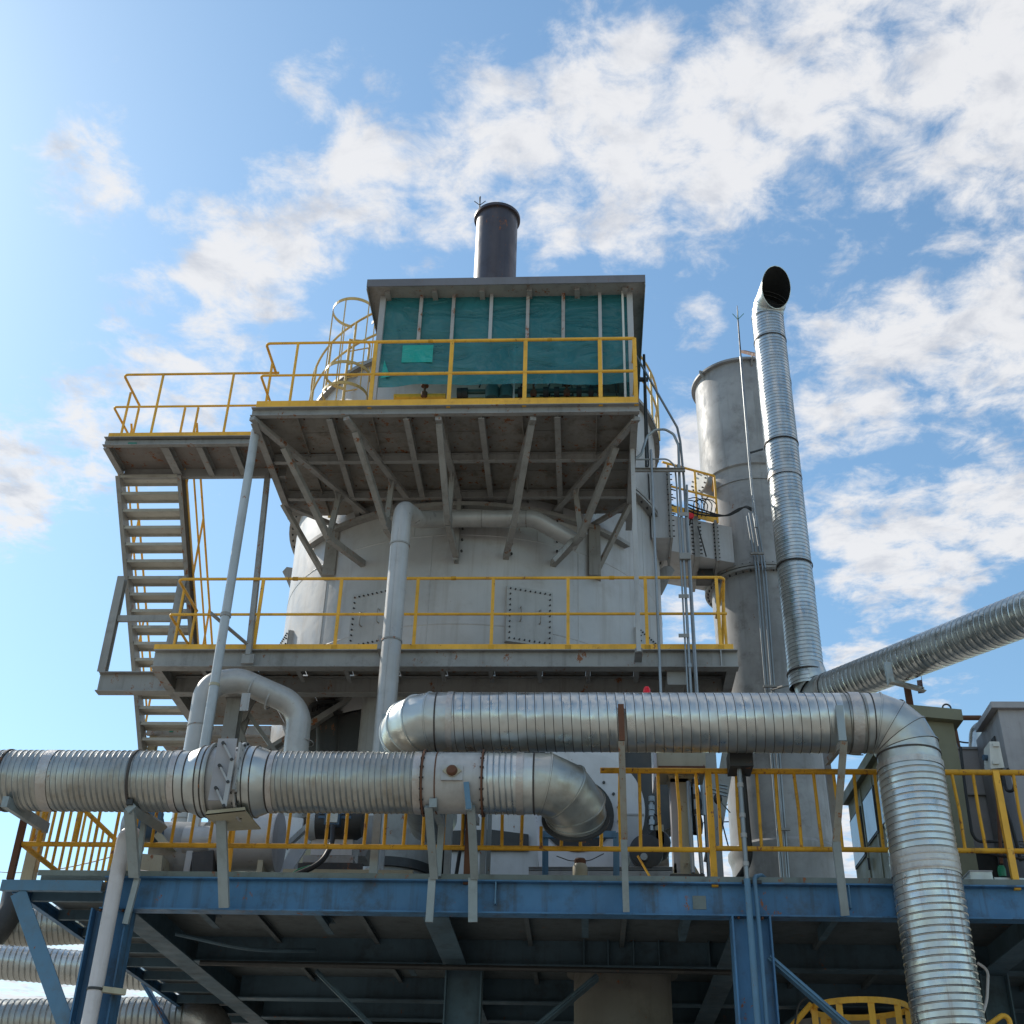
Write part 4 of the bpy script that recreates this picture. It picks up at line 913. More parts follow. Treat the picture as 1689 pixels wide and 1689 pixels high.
for u, r in ((412,RD),(425,RD),(447,RL)): t.part('seam', seam(A(XL_(u)), V(1,0,0), r, .011, .006), 'seam', smooth=True)
t.part('joint_tape', cyl(A(XL_(449)), A(XL_(458)), RL+.008), 'tape', smooth=True)
duct_run(t, A(XL_(458)), A(XL_(686)), RL, .055, .0065, 'galv_old', 44, sw=.009, dark='galv_dim')
t.part('joint_tape', cyl(A(XL_(686)), A(XL_(698)), RL+.007), 'tape', smooth=True)
for u in (701, 798):
    f = t.part('rusty_flange', seam(A(XL_(u)), V(1,0,0), RL, .016, .028), 'rust', smooth=True)
    t.part('flange_bolts', bolt_ring(A(XL_(u)), V(1,0,0), RL+.016, 18, .009, .02), 'darkiron', parent=f, kind='stuff')
t.part('plain_section', cyl(A(XL_(702)), A(XL_(797)), RL), 'pipe', smooth=True)
t.part('seam', seam(A(XL_(722)), V(1,0,0), RL, .012, .005), 'rust', smooth=True)
bpp = P(746,1273,yl-RL-.0)
pad = t.part('bearing_pad', MB().box(bpp.x-.10, bpp.x+.10, bpp.y-.02, bpp.y+.06, bpp.z-.085, bpp.z+.06), 'grey_light')
t.part('bearing', MB().lathe([(.0005,-.05),(.035,-.05),(.05,-.03),(.055,.0),(.055,.03)], V(bpp.x, bpp.y-.02, bpp.z), V(0,1,0), 18), 'rust', parent=pad, smooth=True)
t.part('bearing_ear', MB().prism([V(bpp.x+dx, bpp.y-.021, bpp.z+dz) for dx, dz in ((-.09,0),(-.02,.055),(.02,.055),(.09,0),(.02,-.055),(-.02,-.055))], V(0,-.014,0)), 'beige', parent=pad)
duct_run(t, A(XL_(800)), A(XL_(853)), RL, .055, .0065, 'galv', 44, sw=.009, dark='galv_dim')
t.part('joint_tape', cyl(A(XL_(853)), A(XL_(865)), RL+.007), 'tape', smooth=True)
t.part('elbow_gore', cyl(A(XL_(865)), A(XL_(880)), RL), 'galv_clean', smooth=True)
# elbow turning back and down into the fan inlet
pe = A(XL_(882)); dn = V(0, .84, -.54).normalized(); Re = .38
t.part('seam', seam(pe, V(1,0,0), RL, .011, .006), 'seam', smooth=True)
e, ed = elbow(t, pe+dn*Re, pe, V(1,0,0).cross(dn), math.radians(88), RL, 3, 'galv_old')
t.part('inlet_collar', cyl(e, e+ed*.03, RL), 'galv_clean', smooth=True)
t.part('inlet_flange', MB().lathe([(RL-.01,0),(RL+.04,0),(RL+.04,.025),(RL-.01,.025)], e+ed*.03, ed, 40), 'darkiron', smooth=True)
t.part('inlet_throat', MB().lathe([(RL,0),(RL*.92,.05)], e+ed*.05, ed, 40), 'darkiron', smooth=True)
# lever plate
yp = yl-RD-.075
c4 = [P(u,v,yp) for u, v in ((360,1218),(391,1218),(376,1320),(343,1320))]
lp = t.part('lever_plate', MB().prism(c4, V(0,.02,0)), 'cabinet')
levers = (((369,1227),(383,1254)),((363,1264),(377,1291)),((357,1301),(370,1330)))
for a, b in levers:
    pa, pb = P(*a, yp-.02), P(*b, yp-.02)
    lv = t.part('lever', MB().bar(pa, pb, .018, .045, V(0,1,0)), 'grey_light', parent=lp)
    t.part('pivot', MB().tube([pa+V(0,-.03,0), pa+V(0,.03,0)], .017, 12), 'darkiron', parent=lp)
    t.part('pivot', MB().tube([pb+V(0,-.03,0), pb+V(0,.012,0)], .015, 12), 'darkiron', parent=lp)
t.part('link_bar', MB().bar(P(383,1254,yp-.035), P(370,1330,yp-.035), .04, .012, V(0,1,0)), 'grey_light', parent=lp)
t.part('damper_box_side', MB().box(P(392,1260,yp+.1).x, P(396,1260,yp+.1).x, yp+.03, yp+.45, P(392,1300,yp).z, P(392,1222,yp).z), 'pipe')
# tray under the damper
t.part('drip_tray', MB().prism([P(338,1345,11.15), P(405,1338,11.15), P(430,1368,11.75), P(368,1371,11.75)], V(0,0,.012)).prism([P(338,1345,11.15), P(405,1338,11.15), P(404,1331,11.15), P(342,1337,11.15)], V(0,.01,0)), 'beige')

# ------------------------------------------------------------------ upper duct: elbow, long run, elbow, drop
ym = 11.5; RU = .288; zm = P(900,1191,ym).z
t = Thing('upper_duct', 'big shiny ribbed metal duct running across the middle then dropping down at the right', 'duct', (1.5, ym, zm))
B = lambda x: V(x, ym, zm); xm = lambda u: P(u,1191,ym).x
duct_run(t, B(xm(742)), B(xm(1384)), RU, .087, .0035, 'galv', 56)
duct_run(t, B(xm(1384)), B(xm(1424)), RU, .075, .005, 'galv_old', 56)
t.part('joint_tape', cyl(B(xm(739)), B(xm(749)), RU+.008), 'tape', smooth=True)
t.part('joint_tape', cyl(B(xm(1398)), B(xm(1416)), RU+.010), 'tape', smooth=True)
t.part('plain_collar', cyl(B(xm(722)), B(xm(740)), RU), 'galv_clean', smooth=True)
t.part('seam', seam(B(xm(721)), V(1,0,0), RU, .011, .006), 'seam', smooth=True)
pe = B(xm(722)); bk = V(0, .95, -.06).normalized(); Rl = .31
elbow(t, pe+bk*Rl, pe, V(-1,0,0).cross(bk), math.radians(90), RU, 4)
e0 = pe+bk*Rl+V(-Rl,0,0); t.part('rear_run', cyl(e0, e0+bk*2.2, RU), 'galv_old', smooth=True)
t.part('plain_collar', cyl(B(xm(1424)), B(xm(1434)), RU), 'galv_clean', smooth=True)
XV = P(1505,1290,ym).x; Rr = XV - xm(1434)
t.part('seam', seam(B(xm(1434)), V(1,0,0), RU, .011, .006), 'seam', smooth=True)
elbow(t, B(xm(1434))+V(0,0,-Rr), B(xm(1434)), V(0,1,0), math.radians(90), RU, 4)
ze = zm-Rr; RV = .300
t.part('plain_collar', cyl(V(XV,ym,ze), V(XV,ym,ze-.10), RU+.004), 'galv_clean', smooth=True)
t.part('seam', seam(V(XV,ym,ze-.01), UP, RU+.004, .014, .008), 'seam', smooth=True)
t.part('joint_tape', cyl(V(XV,ym,ze-.10), V(XV,ym,ze-.16), RV+.008), 'tape', smooth=True)
zt1 = P(1520,1412,ym).z; zt2 = P(1530,1448,ym).z
duct_run(t, V(XV,ym,ze-.16), V(XV,ym,zt1), RV, .062, .0055, 'galv', 56, sw=.007)
t.part('joint_tape', ribbed(V(XV,ym,zt1), V(XV,ym,zt2), RV+.006, .062, .005, 56), 'tape', smooth=True)
duct_run(t, V(XV,ym,zt2), V(XV,ym,1.2), RV, .062, .0055, 'galv_streak', 56, sw=.007)

# ------------------------------------------------------------------ upright exhaust with slanted mouth, and its feeder
KE = 19.3/16.0
xe, ye = 3.06*KE, 19.3; RE = .243*KE
t = Thing('exhaust_duct', 'tall upright ribbed metal exhaust duct with open black mouth at its top', 'duct', (xe, ye, 8.4))
zb_e = P(1330,1135,ye).z; z_m = [P(1300,v,ye).z for v in (1112, 935, 790, 735, 565, 528)]
segs = [(zb_e, z_m[0], .246), (z_m[0], z_m[1], .245), (z_m[1], z_m[2], .245), (z_m[2], z_m[3], .250), (z_m[3], z_m[4], .252), (z_m[4], z_m[5], .252)]
for a, b, r in segs: duct_run(t, V(xe,ye,a), V(xe,ye,b), r*KE, .072, .0045, 'galv', 48, sw=.009, dark='galv_dim')
for z in z_m[:2]+z_m[3:5]: t.part('clamp_strap', seam(V(xe,ye,z), UP, .252*KE, .022, .014), 'seam', smooth=True)
t.part('joint_tape', cyl(V(xe,ye,z_m[2]-.03), V(xe,ye,z_m[2]+.03), .258*KE), 'tape', smooth=True)
top = V(xe,ye,z_m[5]); md = V(.26,-.86,.42).normalized()      # mouth direction
hz_ = V(md.x, md.y, 0).normalized(); ang = math.acos(md.z); Rm = .33
e, ed = elbow(t, top+hz_*Rm, top, UP.cross(hz_), ang, .252*KE, 3, 'galv_clean', sm='galv_dim')
nm = V(.30,-.86,-.34).normalized(); e2 = e+ed*.34
t.part('mouth_section', gore(e, e2, ed, nm, .252*KE), 'galv', smooth=True)
t.part('mouth_lining', gore(e-ed*.05, e2, ed, nm, .252*KE-.006), 'void', smooth=True)
t.part('inner_back', MB().lathe([(.0005,0),(.26,0)], e-ed*.03, ed, 32), 'void')
for k in (.25, .6): t.part('inner_ring', MB().lathe([(.252*KE-.007,0),(.252*KE-.018,.006),(.252*KE-.007,.012)], e+ed*(.22*k-.03), ed, 32), 'seam', smooth=True)
# guy brackets to the stack
for (u,v),(u2,v2) in (((1262,742),(1290,738)),((1264,938),(1292,935)),((1282,1135),(1306,1128))):
    t.part('tie_arm', MB().bar(P(u,v,20.9), P(u2,v2,19.4), .05, .04), 'grey')
t.part('red_arm', MB().bar(P(1226,580,20.6), P(1250,586,19.5), .09, .06), 'rust')

t = Thing('feeder_duct', 'sloping-away ribbed metal duct leaving the frame at the right, below the sky', 'duct', (4, 18, 10))
a = P(1345,1147,19.3); b = P(1689,1014,15.0); zf_ = a.z; d = (b-a).normalized()
duct_run(t, a+d*.42, a+d*14.0, .285, .110, .0055, 'galv', 48, sw=.009)
t.part('joint_tape', cyl(a+d*.36, a+d*.48, .293), 'tape', smooth=True)
t.part('elbow_gore', gore(V(xe,ye,zf_+.5), a+d*.02, UP, (UP+d*-1).normalized(), .297), 'galv_clean', smooth=True)
t.part('elbow_gore', gore(a+d*.02, a+d*.42, (UP+d*-1).normalized(), d, .288), 'galv_clean', smooth=True)
s_ = Thing('duct_cradle', 'small angle-iron cradle under the duct that leaves at the right', 'bracket', P(1500,1150,17.4))
s_.part('upright', MB().angle(P(1459,1092,16.9), P(1466,1128,16.9), .09, .008), 'galv_old')
s_.part('cross_bar', MB().angle(P(1466,1128,16.9), P(1524,1143,17.0), .09, .008), 'galv_old')
s_.part('upright', MB().angle(P(1521,1122,18.2), P(1524,1143,17.0), .08, .008), 'rust')
s_.part('post', MB().bar(P(1496,1132,17.5), P(1502,1168,17.5), .09, .06), 'rust')

# ------------------------------------------------------------------ three ducts far off at the lower left
def far(name, label, u0, v0, u1, v1, y0, y1, r, m='galv_old', band=()):
    a, b = P(u0,v0,y0), P(u1,v1,y1); t = Thing(name, label, 'duct', a)
    duct_run(t, a, b, r, .085, .008, m, 40); return t, a, b
t, a, b = far('distant_duct', 'ribbed duct ending in a dark elbow beneath the left corner of the blue deck', -40,1532, 260,1520, 20.2, 20.6, .30)
t.part('dark_elbow', MB().tube(bend([P(-40,1600,19.8), P(-20,1560,19.8), P(20,1500,20.0), P(26,1470,20.1)], .5, 8), .2, 20), 'darkiron', smooth=True)
far('distant_duct', 'slim ribbed duct in the middle of the three at the lower left', -60,1582, 330,1612, 19.2, 19.6, .245, 'galv')
t, a, b = far('distant_duct', 'lowest ribbed duct at the bottom left, ending in a patched elbow', -60,1688, 312,1682, 18, 18, .30)
t.part('patched_elbow', MB().tube(bend([P(292,1682,18), P(345,1682,18), P(352,1740,18)], .35, 6), .30, 30), 'tape', smooth=True)

# ------------------------------------------------------------------ angle-iron props carrying the front ducts
def prop(label, bars):
    x = P(*bars[0][0][:2], 11.8); t = Thing('duct_prop', label, 'bracket', (x.x, 11.9, 4.7))
    for a, b, w, h, m in bars: t.part('strut', MB().angle(P(*a), P(*b), w, .008, up=V(0,-1,0), flip=1).bar(P(*a), P(*b), .006, w, V(0,1,0)) if h == 'L' else MB().bar(P(*a), P(*b), w, h, V(0,1,0)), m)
    return t
prop('bluish steel arm poking from behind the far left end of the lower duct', [((8,1322,11.1),(76,1366,12.1),.06,.10,'blue_grey')])
t = prop('forked bluish prop under the lower duct above the left blue column', [((214,1335,11.25),(222,1446,11.75),.10,.05,'blue_grey'),((215,1332,11.2),(268,1366,12.0),.06,.09,'blue_grey'),((238,1352,11.75),(224,1448,11.8),.05,.04,'blue_grey'),((227,1448,11.8),(207,1524,11.86),.055,.04,'blue_grey')])
t.part('hook', MB().bar(P(210,1324,11.2), P(220,1324,11.2), .06, .05), 'darkiron')
prop('straight bluish prop standing below the damper lever box', [((364,1328,11.3),(370,1496,11.84),.095,.05,'blue_grey')])
prop('bluish prop below the left rusty flange of the lower duct', [((707,1330,11.2),(716,1448,11.78),.075,.05,'blue_grey'),((713,1448,11.80),(708,1521,11.84),.07,.04,'blue_grey'),((714,1324,11.15),(729,1358,12.0),.07,.08,'blue_grey'),((730,1340,11.9),(722,1446,11.9),.06,.05,'blue_grey')])
prop('bluish prop below the right rusty flange of the lower duct', [((769,1290,11.05),(773,1334,11.1),.05,.03,'blue_pale'),((777,1330,11.2),(783,1448,11.78),.075,.05,'blue_grey'),((780,1448,11.80),(780,1521,11.84),.085,.04,'blue_grey'),((773,1330,11.15),(786,1356,12.0),.06,.07,'blue_grey')])
prop('upright rusty prop crossing the middle of the upper duct', [((1024,1162,11.17),(1026,1222,11.18),.055,.03,'rust'),((1025,1222,11.18),(1030,1385,11.6),.06,.03,'prop_rusty'),((1029,1385,11.6),(1033,1504,11.86),.06,.035,'blue_grey')])
prop('crooked prop in front of the upper duct left of its right-hand elbow', [((1384,1164,11.17),(1390,1222,11.18),.07,.03,'blue_grey'),((1392,1222,11.18),(1379,1388,11.6),.065,.03,'prop_rusty'),((1379,1388,11.6),(1394,1510,11.86),.075,.035,'blue_grey'),((1390,1226,11.25),(1364,1258,12.0),.05,.05,'grey'),((1362,1240,12.2),(1382,1395,12.1),.06,.05,'grey')])
# ------------------------------------------------------------------ blue steel deck
YD = 12.0; GH = .31
t = Thing('blue_deck', 'blue painted steel deck frame on columns across the foot of the view', 'platform', (0, YD, 0))
gx0 = P(172,1480,YD).x
t.part('front_girder', MB().ibeam(V(gx0,YD,ZD-GH/2), V(9,YD,ZD-GH/2), GH, .17, .014, .011), 'blue')
for u in (818, 1399):
    x = P(u,1480,YD).x; t.part('web_stiffener', MB().box(x-.006, x+.006, YD-.084, YD-.006, ZD-GH*.72, ZD-.016), 'blue_pale')
t.part('splice_patch', MB().box(P(1142,1480,YD).x, P(1164,1480,YD).x, YD-.012, YD-.007, ZD-.235, ZD-.11), 'deck_edge', label='grey scuffed patch on the blue web')
t.part('left_fascia', MB().chan(V(P(8,1458,YD).x,YD-.05,4.795), V(gx0-.02,YD-.05,4.795), .10, .06, .009, flip=-1), 'blue_pale')
ze_ = 4.79; xe_ = -5.52
t.part('edge_beam', MB().chan(V(xe_,YD,ze_), V(xe_,22,ze_), .11, .06, .008), 'blue')
t.part('deck_kerb', MB().box(P(66,1447,YD).x, 9, YD-.07, YD-.06, ZD+.003, ZD+.055), 'deck_edge')
t.part('deck_kerb', MB().box(P(60,1447,YD).x, P(400,1447,YD).x, YD+.1, YD+.11, ZD+.003, ZD+.10), 'deck_edge')
gi = {'a': -4.45, 'b': P(716,1518,YD).x, 'c': 1.54, 'd': 4.35, 'e': 7.2}
for x in gi.values(): t.part('long_girder', MB().ibeam(V(x,YD+.10,ZD-GH/2), V(x,22,ZD-GH/2), GH, .25, .014, .011), 'blue_shaded')
yg = [14.25, 16.3, 17.6, 19.6]
for y in yg: t.part('cross_girder', MB().ibeam(V(-4.32,y,ZD-GH/2+.004), V(9,y,ZD-GH/2+.004), GH, .2, .014, .011), 'blue_shaded')
y = 12.35
while y < 21: t.part('walkway_joist', MB().chan(V(xe_+.03,y,4.80), V(-4.56,y,4.80), .10, .05, .007, flip=-1), 'blue_shaded'); y += .74
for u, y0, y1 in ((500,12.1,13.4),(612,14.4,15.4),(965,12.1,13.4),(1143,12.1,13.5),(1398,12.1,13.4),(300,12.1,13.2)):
    x = P(u,1518,12).x; t.part('short_joist', MB().chan(V(x,y0,ZD-.12), V(x,y1,ZD-.12), .12, .07), 'blue_shaded')
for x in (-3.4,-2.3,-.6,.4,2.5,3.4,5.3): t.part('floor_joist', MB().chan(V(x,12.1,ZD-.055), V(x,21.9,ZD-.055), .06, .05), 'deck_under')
for i, u in enumerate((963, 1003, 1045, 1087, 1170)):
    x = P(u,1560,14.1).x; t.part('web_stiffener', MB().box(x-.006, x+.006, 14.14, 14.24, ZD-GH+.02, ZD-.02), 'blue_shaded')
xs = [-5.5,-4.45,-3.4,-2.3,gi['b'],-.6,.4,1.54,2.5,3.4,4.35,5.3,6.4,7.2,9]
for a, b in zip(xs, xs[1:]):
    for y0, y1 in ((YD+.09,14.2),(14.2,16.3),(16.3,19),(19,22)):
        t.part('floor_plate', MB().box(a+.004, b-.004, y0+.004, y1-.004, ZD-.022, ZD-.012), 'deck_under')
t.part('slack_cable_pipe', MB().tube([P(330,1588,13.9), P(1205,1604,13.9)], .03, 8), 'darkiron', smooth=True)
t.part('slack_cable_pipe', MB().tube(bend([P(290,1540,13.2), P(410,1567,13.2), P(520,1568,14.0)], .5, 4), .022, 8), 'blue_shaded', smooth=True)
# columns and braces
cl = P(166,1600,YD).x+.02; cr = P(1243,1600,YD).x
for x, y, w in ((cl,YD,.36),(cr,YD,.36),(7.2,YD,.36),(gi['b']+.1,14.25,.40),(cl,19.6,.3),(-1.4,19.6,.3),(1.5,19.6,.3),(4.35,14.3,.3),(4.35,19.6,.3)):
    t.part('column', MB().ibeam(V(x,y,0), V(x,y,ZD-GH-.004), w, .24, .016, .012, up=V(1,0,0)), 'blue' if y == YD else 'blue_shaded')
zc_ = ZD-GH-.1
def brace(a, b, w, m='blue'): 
    t.part('diagonal_brace', MB().bar(a, b, .05, w, V(0,1,0)).bar(a+V(0,-.02,0), b+V(0,-.02,0), .012, w+.03, V(0,1,0)), m)
a = P(30,1472,YD-.05); b = P(112,1700,YD-.05); t.part('diagonal_brace', MB().bar(a, a+(b-a)*1.35, .15, .02, V(0,1,0)).bar(a+V(0,.05,0), a+(b-a)*1.35+V(0,.05,0), .02, .1, V(0,1,0)), 'blue_pale')
a = P(238,1622,17.5); b = P(282,1700,17.5); brace(a, a+(b-a)*2, .17)
a = P(1268,1580,YD); b = P(1400,1695,YD); brace(a, a+(b-a)*2, .12, 'blue_pale')
a = P(525,1605,14.3); b = P(620,1700,14.3); brace(a, a+(b-a)*1.6, .27, 'blue_shaded')
a = P(985,1612,14.3); b = P(880,1700,14.3); brace(a, a+(b-a)*1.4, .24, 'blue_shaded')
a = P(1330,1665,15.2); b = P(1298,1690,15.2); brace(a, a+(b-a)*3, .12, 'blue_shaded')

# deck front railing
zt_, zb_r = P(1400,1273,YD).z, P(1300,1403,YD).z
r = Thing('deck_railing', 'worn yellow balustrade along the front edge of the blue deck', 'railing', (0, YD, ZD))
RX0, RX1 = P(33,1400,YD).x, 8.9
xb = P(990,1273,YD).x
r.part('top_rail', MB().tube([V(xb,YD,zt_), V(RX1,YD,zt_)], .029, 12), 'yellow_old', smooth=True)
r.part('top_rail', MB().tube([V(RX0+.0,YD,zt_), V(P(880,1273,YD).x,YD,zt_)], .029, 12), 'yellow_old', smooth=True)
xj = P(1175,1400,YD).x
r.part('bottom_rail', MB().tube([V(RX0,YD,zb_r-.0), V(xj,YD,zb_r-.0)], .025, 12), 'yellow_old', smooth=True)
r.part('bottom_rail', MB().tube([V(xj+.02,YD,zb_r+.015), V(RX1,YD,zb_r+.015)], .025, 12), 'yellow_old', smooth=True)
for u, m in ((30,'rust'),(772,'rust'),(1175,'yellow_old'),(1664,'yellow')):
    x = P(u,1400,YD).x; r.part('post', MB().bar(V(x,YD-.02,ZD-.03), V(x,YD-.02,zt_), .06, .05, V(0,1,0)), m)
x = RX0+.16; k = 0; fan0, fan1 = P(892,1380,YD).x, P(1012,1380,YD).x
while x < RX1:
    hi = zt_ if not (fan0 < x < fan1) else P(950,1364,YD).z
    if abs(x-xj) > .07: r.part('baluster', MB().tube([V(x,YD,zb_r), V(x+.006*math.sin(k*3.1),YD+.006*math.sin(k*1.7),(zb_r+hi)/2), V(x+.010*math.sin(k*5.3),YD,hi)], .0165, 10), 'yellow_old', smooth=True)
    x += .192 + .004*math.sin(k*2.3); k += 1
r = Thing('deck_side_railing', 'yellow balustrade running back along the left edge of the blue deck', 'railing', (xe_, 13, ZD))
ys1 = PZ(198,1393,zt_).y
for z in (zt_, zb_r): r.part('rail', MB().tube([V(RX0+.01,YD+.03,z), V(RX0+.01,17.6,z)], .028, 10), 'yellow_old', smooth=True)
y = YD+.2
while y < 17.6: r.part('baluster', MB().tube([V(RX0+.01,y,zb_r-.0), V(RX0+.01,y,zt_)], .0165, 8), 'yellow_old', smooth=True); y += .20
r.part('post', MB().tube([V(RX0+.01,14.4,ZD), V(RX0+.01,14.4,zt_)], .026, 8), 'yellow_old', smooth=True)
single('corner_post', MB().chan(V(P(58,1400,12.7).x,12.7,ZD), V(P(58,1400,12.7).x,12.7,6.35), .13, .09, .01, up=V(1,0,0)).box(P(58,1400,12.7).x-.06, P(58,1400,12.7).x+.06, 12.64, 12.65, ZD, 6.35), 'beige', 'stained beige steel post behind the left end of the deck railing', 'post', (P(58,1400,12.7).x,12.7,ZD))
x = P(380,1400,12.5); single('yellow_prop', MB().tube([P(388,1330,12.5), P(375,1447,12.6)], .03, 12), 'yellow', 'leaning yellow tube behind the prop of the damper lever box', 'post', P(375,1447,12.6), smooth=True)
single('pale_stanchion', MB().box(P(613,1400,12.3).x, P(626,1400,12.3).x, 12.25, 12.32, ZD, P(628,1180,12.3).z), 'blue_grey', 'flat pale blue upright behind the lower duct beside the downcomer foot', 'post', (P(620,1400,12.3).x,12.3,ZD))
single('rear_stanchion', MB().box(P(733,1400,12.8).x, P(744,1400,12.8).x, 12.8, 12.88, ZD, 6.2), 'blue_grey', 'bluish upright on the deck between the two props of the rusty flanges', 'post', (P(738,1400,12.8).x,12.8,ZD))
single('rear_stanchion', MB().box(P(792,1400,12.8).x, P(801,1400,12.8).x, 12.8, 12.88, ZD, 6.2).box(P(802,1400,12.84).x, P(809,1400,12.84).x, 12.88, 12.92, ZD, 6.2), 'blue_grey', 'double bluish upright on the deck just right of the props of the rusty flanges', 'post', (P(800,1400,12.8).x,12.8,ZD))
single('black_strut', MB().tube([P(768,1344,13), P(752,1446,13)], .02, 8), 'black', 'thin slanting black rod in front of the pale casing', 'rod', P(752,1446,13), smooth=True)

# white downpipe with hook at the left column
xw = P(171,1560,11.78).x
t = Thing('white_downpipe', 'white plastic downpipe with a hooked top in front of the left blue column', 'pipe', (xw, 11.78, 0))
t.part('pipe', MB().tube(bend([V(xw,11.78,0), V(xw,11.78,P(205,1375,11.78).z), P(222,1376,11.95), P(226,1400,12.3)], .16, 10), .070, 20), 'white_pipe', smooth=True)
q = V(xw,11.78,P(170,1632,11.78).z)
t.part('clamp', MB().lathe([(.071,-.012),(.078,-.012),(.078,.012),(.071,.012)], q, n=20), 'darkiron', smooth=True)
t.part('clamp_arm', MB().bar(q+V(.06,0,0), q+V(.24,.12,0), .06, .05), 'beige')
# conduits from the hanging box down the right blue column
t = Thing('junction_box', 'dark grey box hanging under the upper duct with a long conduit dropping from it', 'junction box', P(1221,1252,11.7))
a, b = P(1204,1266,11.75), P(1240,1241,11.75)
t.part('box', MB().box(a.x, b.x, 11.7, 12.0, a.z, P(1240,1236,11.75).z), 'darkiron')
cx_ = P(1219,1270,11.8).x
t.part('conduit', MB().tube([P(1219,1266,11.8), P(1232,1450,11.8)], .024, 12), 'galvpipe', smooth=True)
t.part('painted_conduit', MB().tube([P(1232,1450,11.8), V(P(1242,1560,11.78).x,11.78,0)], .030, 12), 'blue_pale', smooth=True)
for v in (1295,1345,1378,1425): 
    u = 1219+(v-1266)*13/184; t.part('coupling', MB().lathe([(.024,-.02),(.030,-.02),(.030,.02),(.024,.02)], P(u,v,11.8), n=12), 'grey_light', smooth=True)
t = Thing('bent_conduit', 'thin pale blue conduit hooked over the deck edge beside the right column', 'conduit', P(1246,1447,11.85))
t.part('conduit', MB().tube(bend([P(1272,1457,12.3), P(1256,1444,12.05), P(1244,1446,11.85), V(P(1247,1460,11.83).x,11.83,4.4), V(P(1257,1600,11.8).x,11.8,0)], .08, 6), .021, 10), 'blue_pale', smooth=True)
t.part('clip_bar', MB().bar(P(1224,1455,11.88), P(1256,1455,11.88), .03, .03), 'darkiron')
single('black_hose', MB().tube(bend([P(1224,1268,11.95), P(1232,1360,12), P(1238,1420,12.05), P(1216,1452,12.2)], .5, 8), .032, 12), 'black', 'thick black hose hanging behind the conduit under the junction box', 'hose', P(1224,1268,11.95), smooth=True)
# ------------------------------------------------------------------ machinery standing on the deck
# drum on the left
yd_ = 13.7
t = Thing('silencer_drum', 'large pale grey horizontal drum lying behind the long lower duct', 'drum', P(420,1445,yd_))
a, b = P(357,1388,yd_), P(459,1388,yd_); rr_ = .325
t.part('shell', MB().lathe([(.0005,0),(rr_-.02,0),(rr_,.02),(rr_,(b-a).length)], a, V(1,0,0), 48), 'pipe', smooth=True)
t.part('end_plate', MB().lathe([(.0005,0),(rr_+.012,0),(rr_+.012,.014),(.0005,.014)], V(b.x,b.y,a.z), V(1,0,0), 48), 'cabinet')
t.part('neck', MB().lathe([(.17,-.35),(.17,0)], a, V(1,0,0), 32), 'pipe', smooth=True)
for x in (a.x+.15, b.x-.12): t.part('saddle', MB().box(x-.03, x+.03, yd_-.2, yd_+.2, ZD, a.z-rr_*.8), 'beige')
# motor with pale base behind the white downpipe
t = Thing('blower_motor', 'blue-grey electric motor with round end cover near the left end of the deck', 'motor', P(240,1400,13.5))
m = P(236,1366,13.5)
t.part('casing', MB().lathe([(.0005,-.2),(.13,-.19),(.155,-.15),(.155,.16),(.13,.2),(.0005,.2)], m, V(1,0,0), 28), 'bluemotor', smooth=True)
t.part('fan_cowl', MB().lathe([(.10,-.22),(.165,-.2),(.165,-.10),(.155,-.10)], m, V(1,0,0), 28), 'pipe_pale', smooth=True)
t.part('terminal_box', MB().box(m.x+.1, m.x+.26, 13.28, 13.36, m.z-.02, m.z+.12), 'bluemotor')
t = Thing('fan_plinth', 'low pale trapezoid plinth below the blue-grey motor', 'plinth', P(225,1440,13.4))
t.part('plinth', MB().prism([P(176,1443,13.4), P(192,1404,13.4), P(268,1411,13.4), P(265,1443,13.4)], V(0,.5,0)), 'beige')
t.part('sloping_guard', MB().prism([P(240,1362,13.4), P(262,1390,13.4), P(282,1395,13.4), P(250,1355,13.4)], V(0,.3,0)), 'beige')
t = Thing('fan_casing', 'round shaded fan casing between the plinth and the drum', 'fan', P(300,1400,14))
q = P(290,1412,14.0)
t.part('scroll', MB().lathe([(.0005,-.2),(.38,-.2),(.38,.35),(.0005,.35)], q, V(1,0,0), 40), 'grey', smooth=True)
t.part('flange', MB().prism([P(302,1438,13.6), P(318,1345,13.6), P(330,1345,13.6), P(312,1438,13.6)], V(0,.08,0)), 'pipe')
t.part('base_channel', MB().chan(P(250,1447,13.5), P(360,1447,13.5), .09, .06), 'grey')
t = Thing('cast_coupling_guard', 'black oily guard with drain holes under the drum neck', 'guard', P(335,1425,13.5))
t.part('guard', MB().prism([P(316,1443,13.4), P(317,1406,13.4), P(352,1402,13.4), P(350,1443,13.4)], V(0,.3,0)), 'darkiron')
t = Thing('leg_frame', 'pale triangular leg and dark slanting stay under the right end of the drum', 'bracket', P(480,1430,14.3))
t.part('leg', MB().prism([P(472,1398,14.3), P(470,1346,14.3), P(500,1350,14.3), P(498,1366,14.3)], V(0,.05,0)).prism([P(480,1398,14.3), P(510,1370,14.3), P(512,1388,14.3), P(476,1445,14.3), P(455,1445,14.3)], V(0,.05,0)), 'panelwhite')
t.part('stay', MB().chan(P(470,1398,14.2), P(520,1352,14.2), .09, .05, up=V(0,1,0)), 'grey')
t.part('stay', MB().chan(P(398,1446,14.4), P(425,1428,14.4), .07, .05, up=V(0,1,0)), 'darkiron')
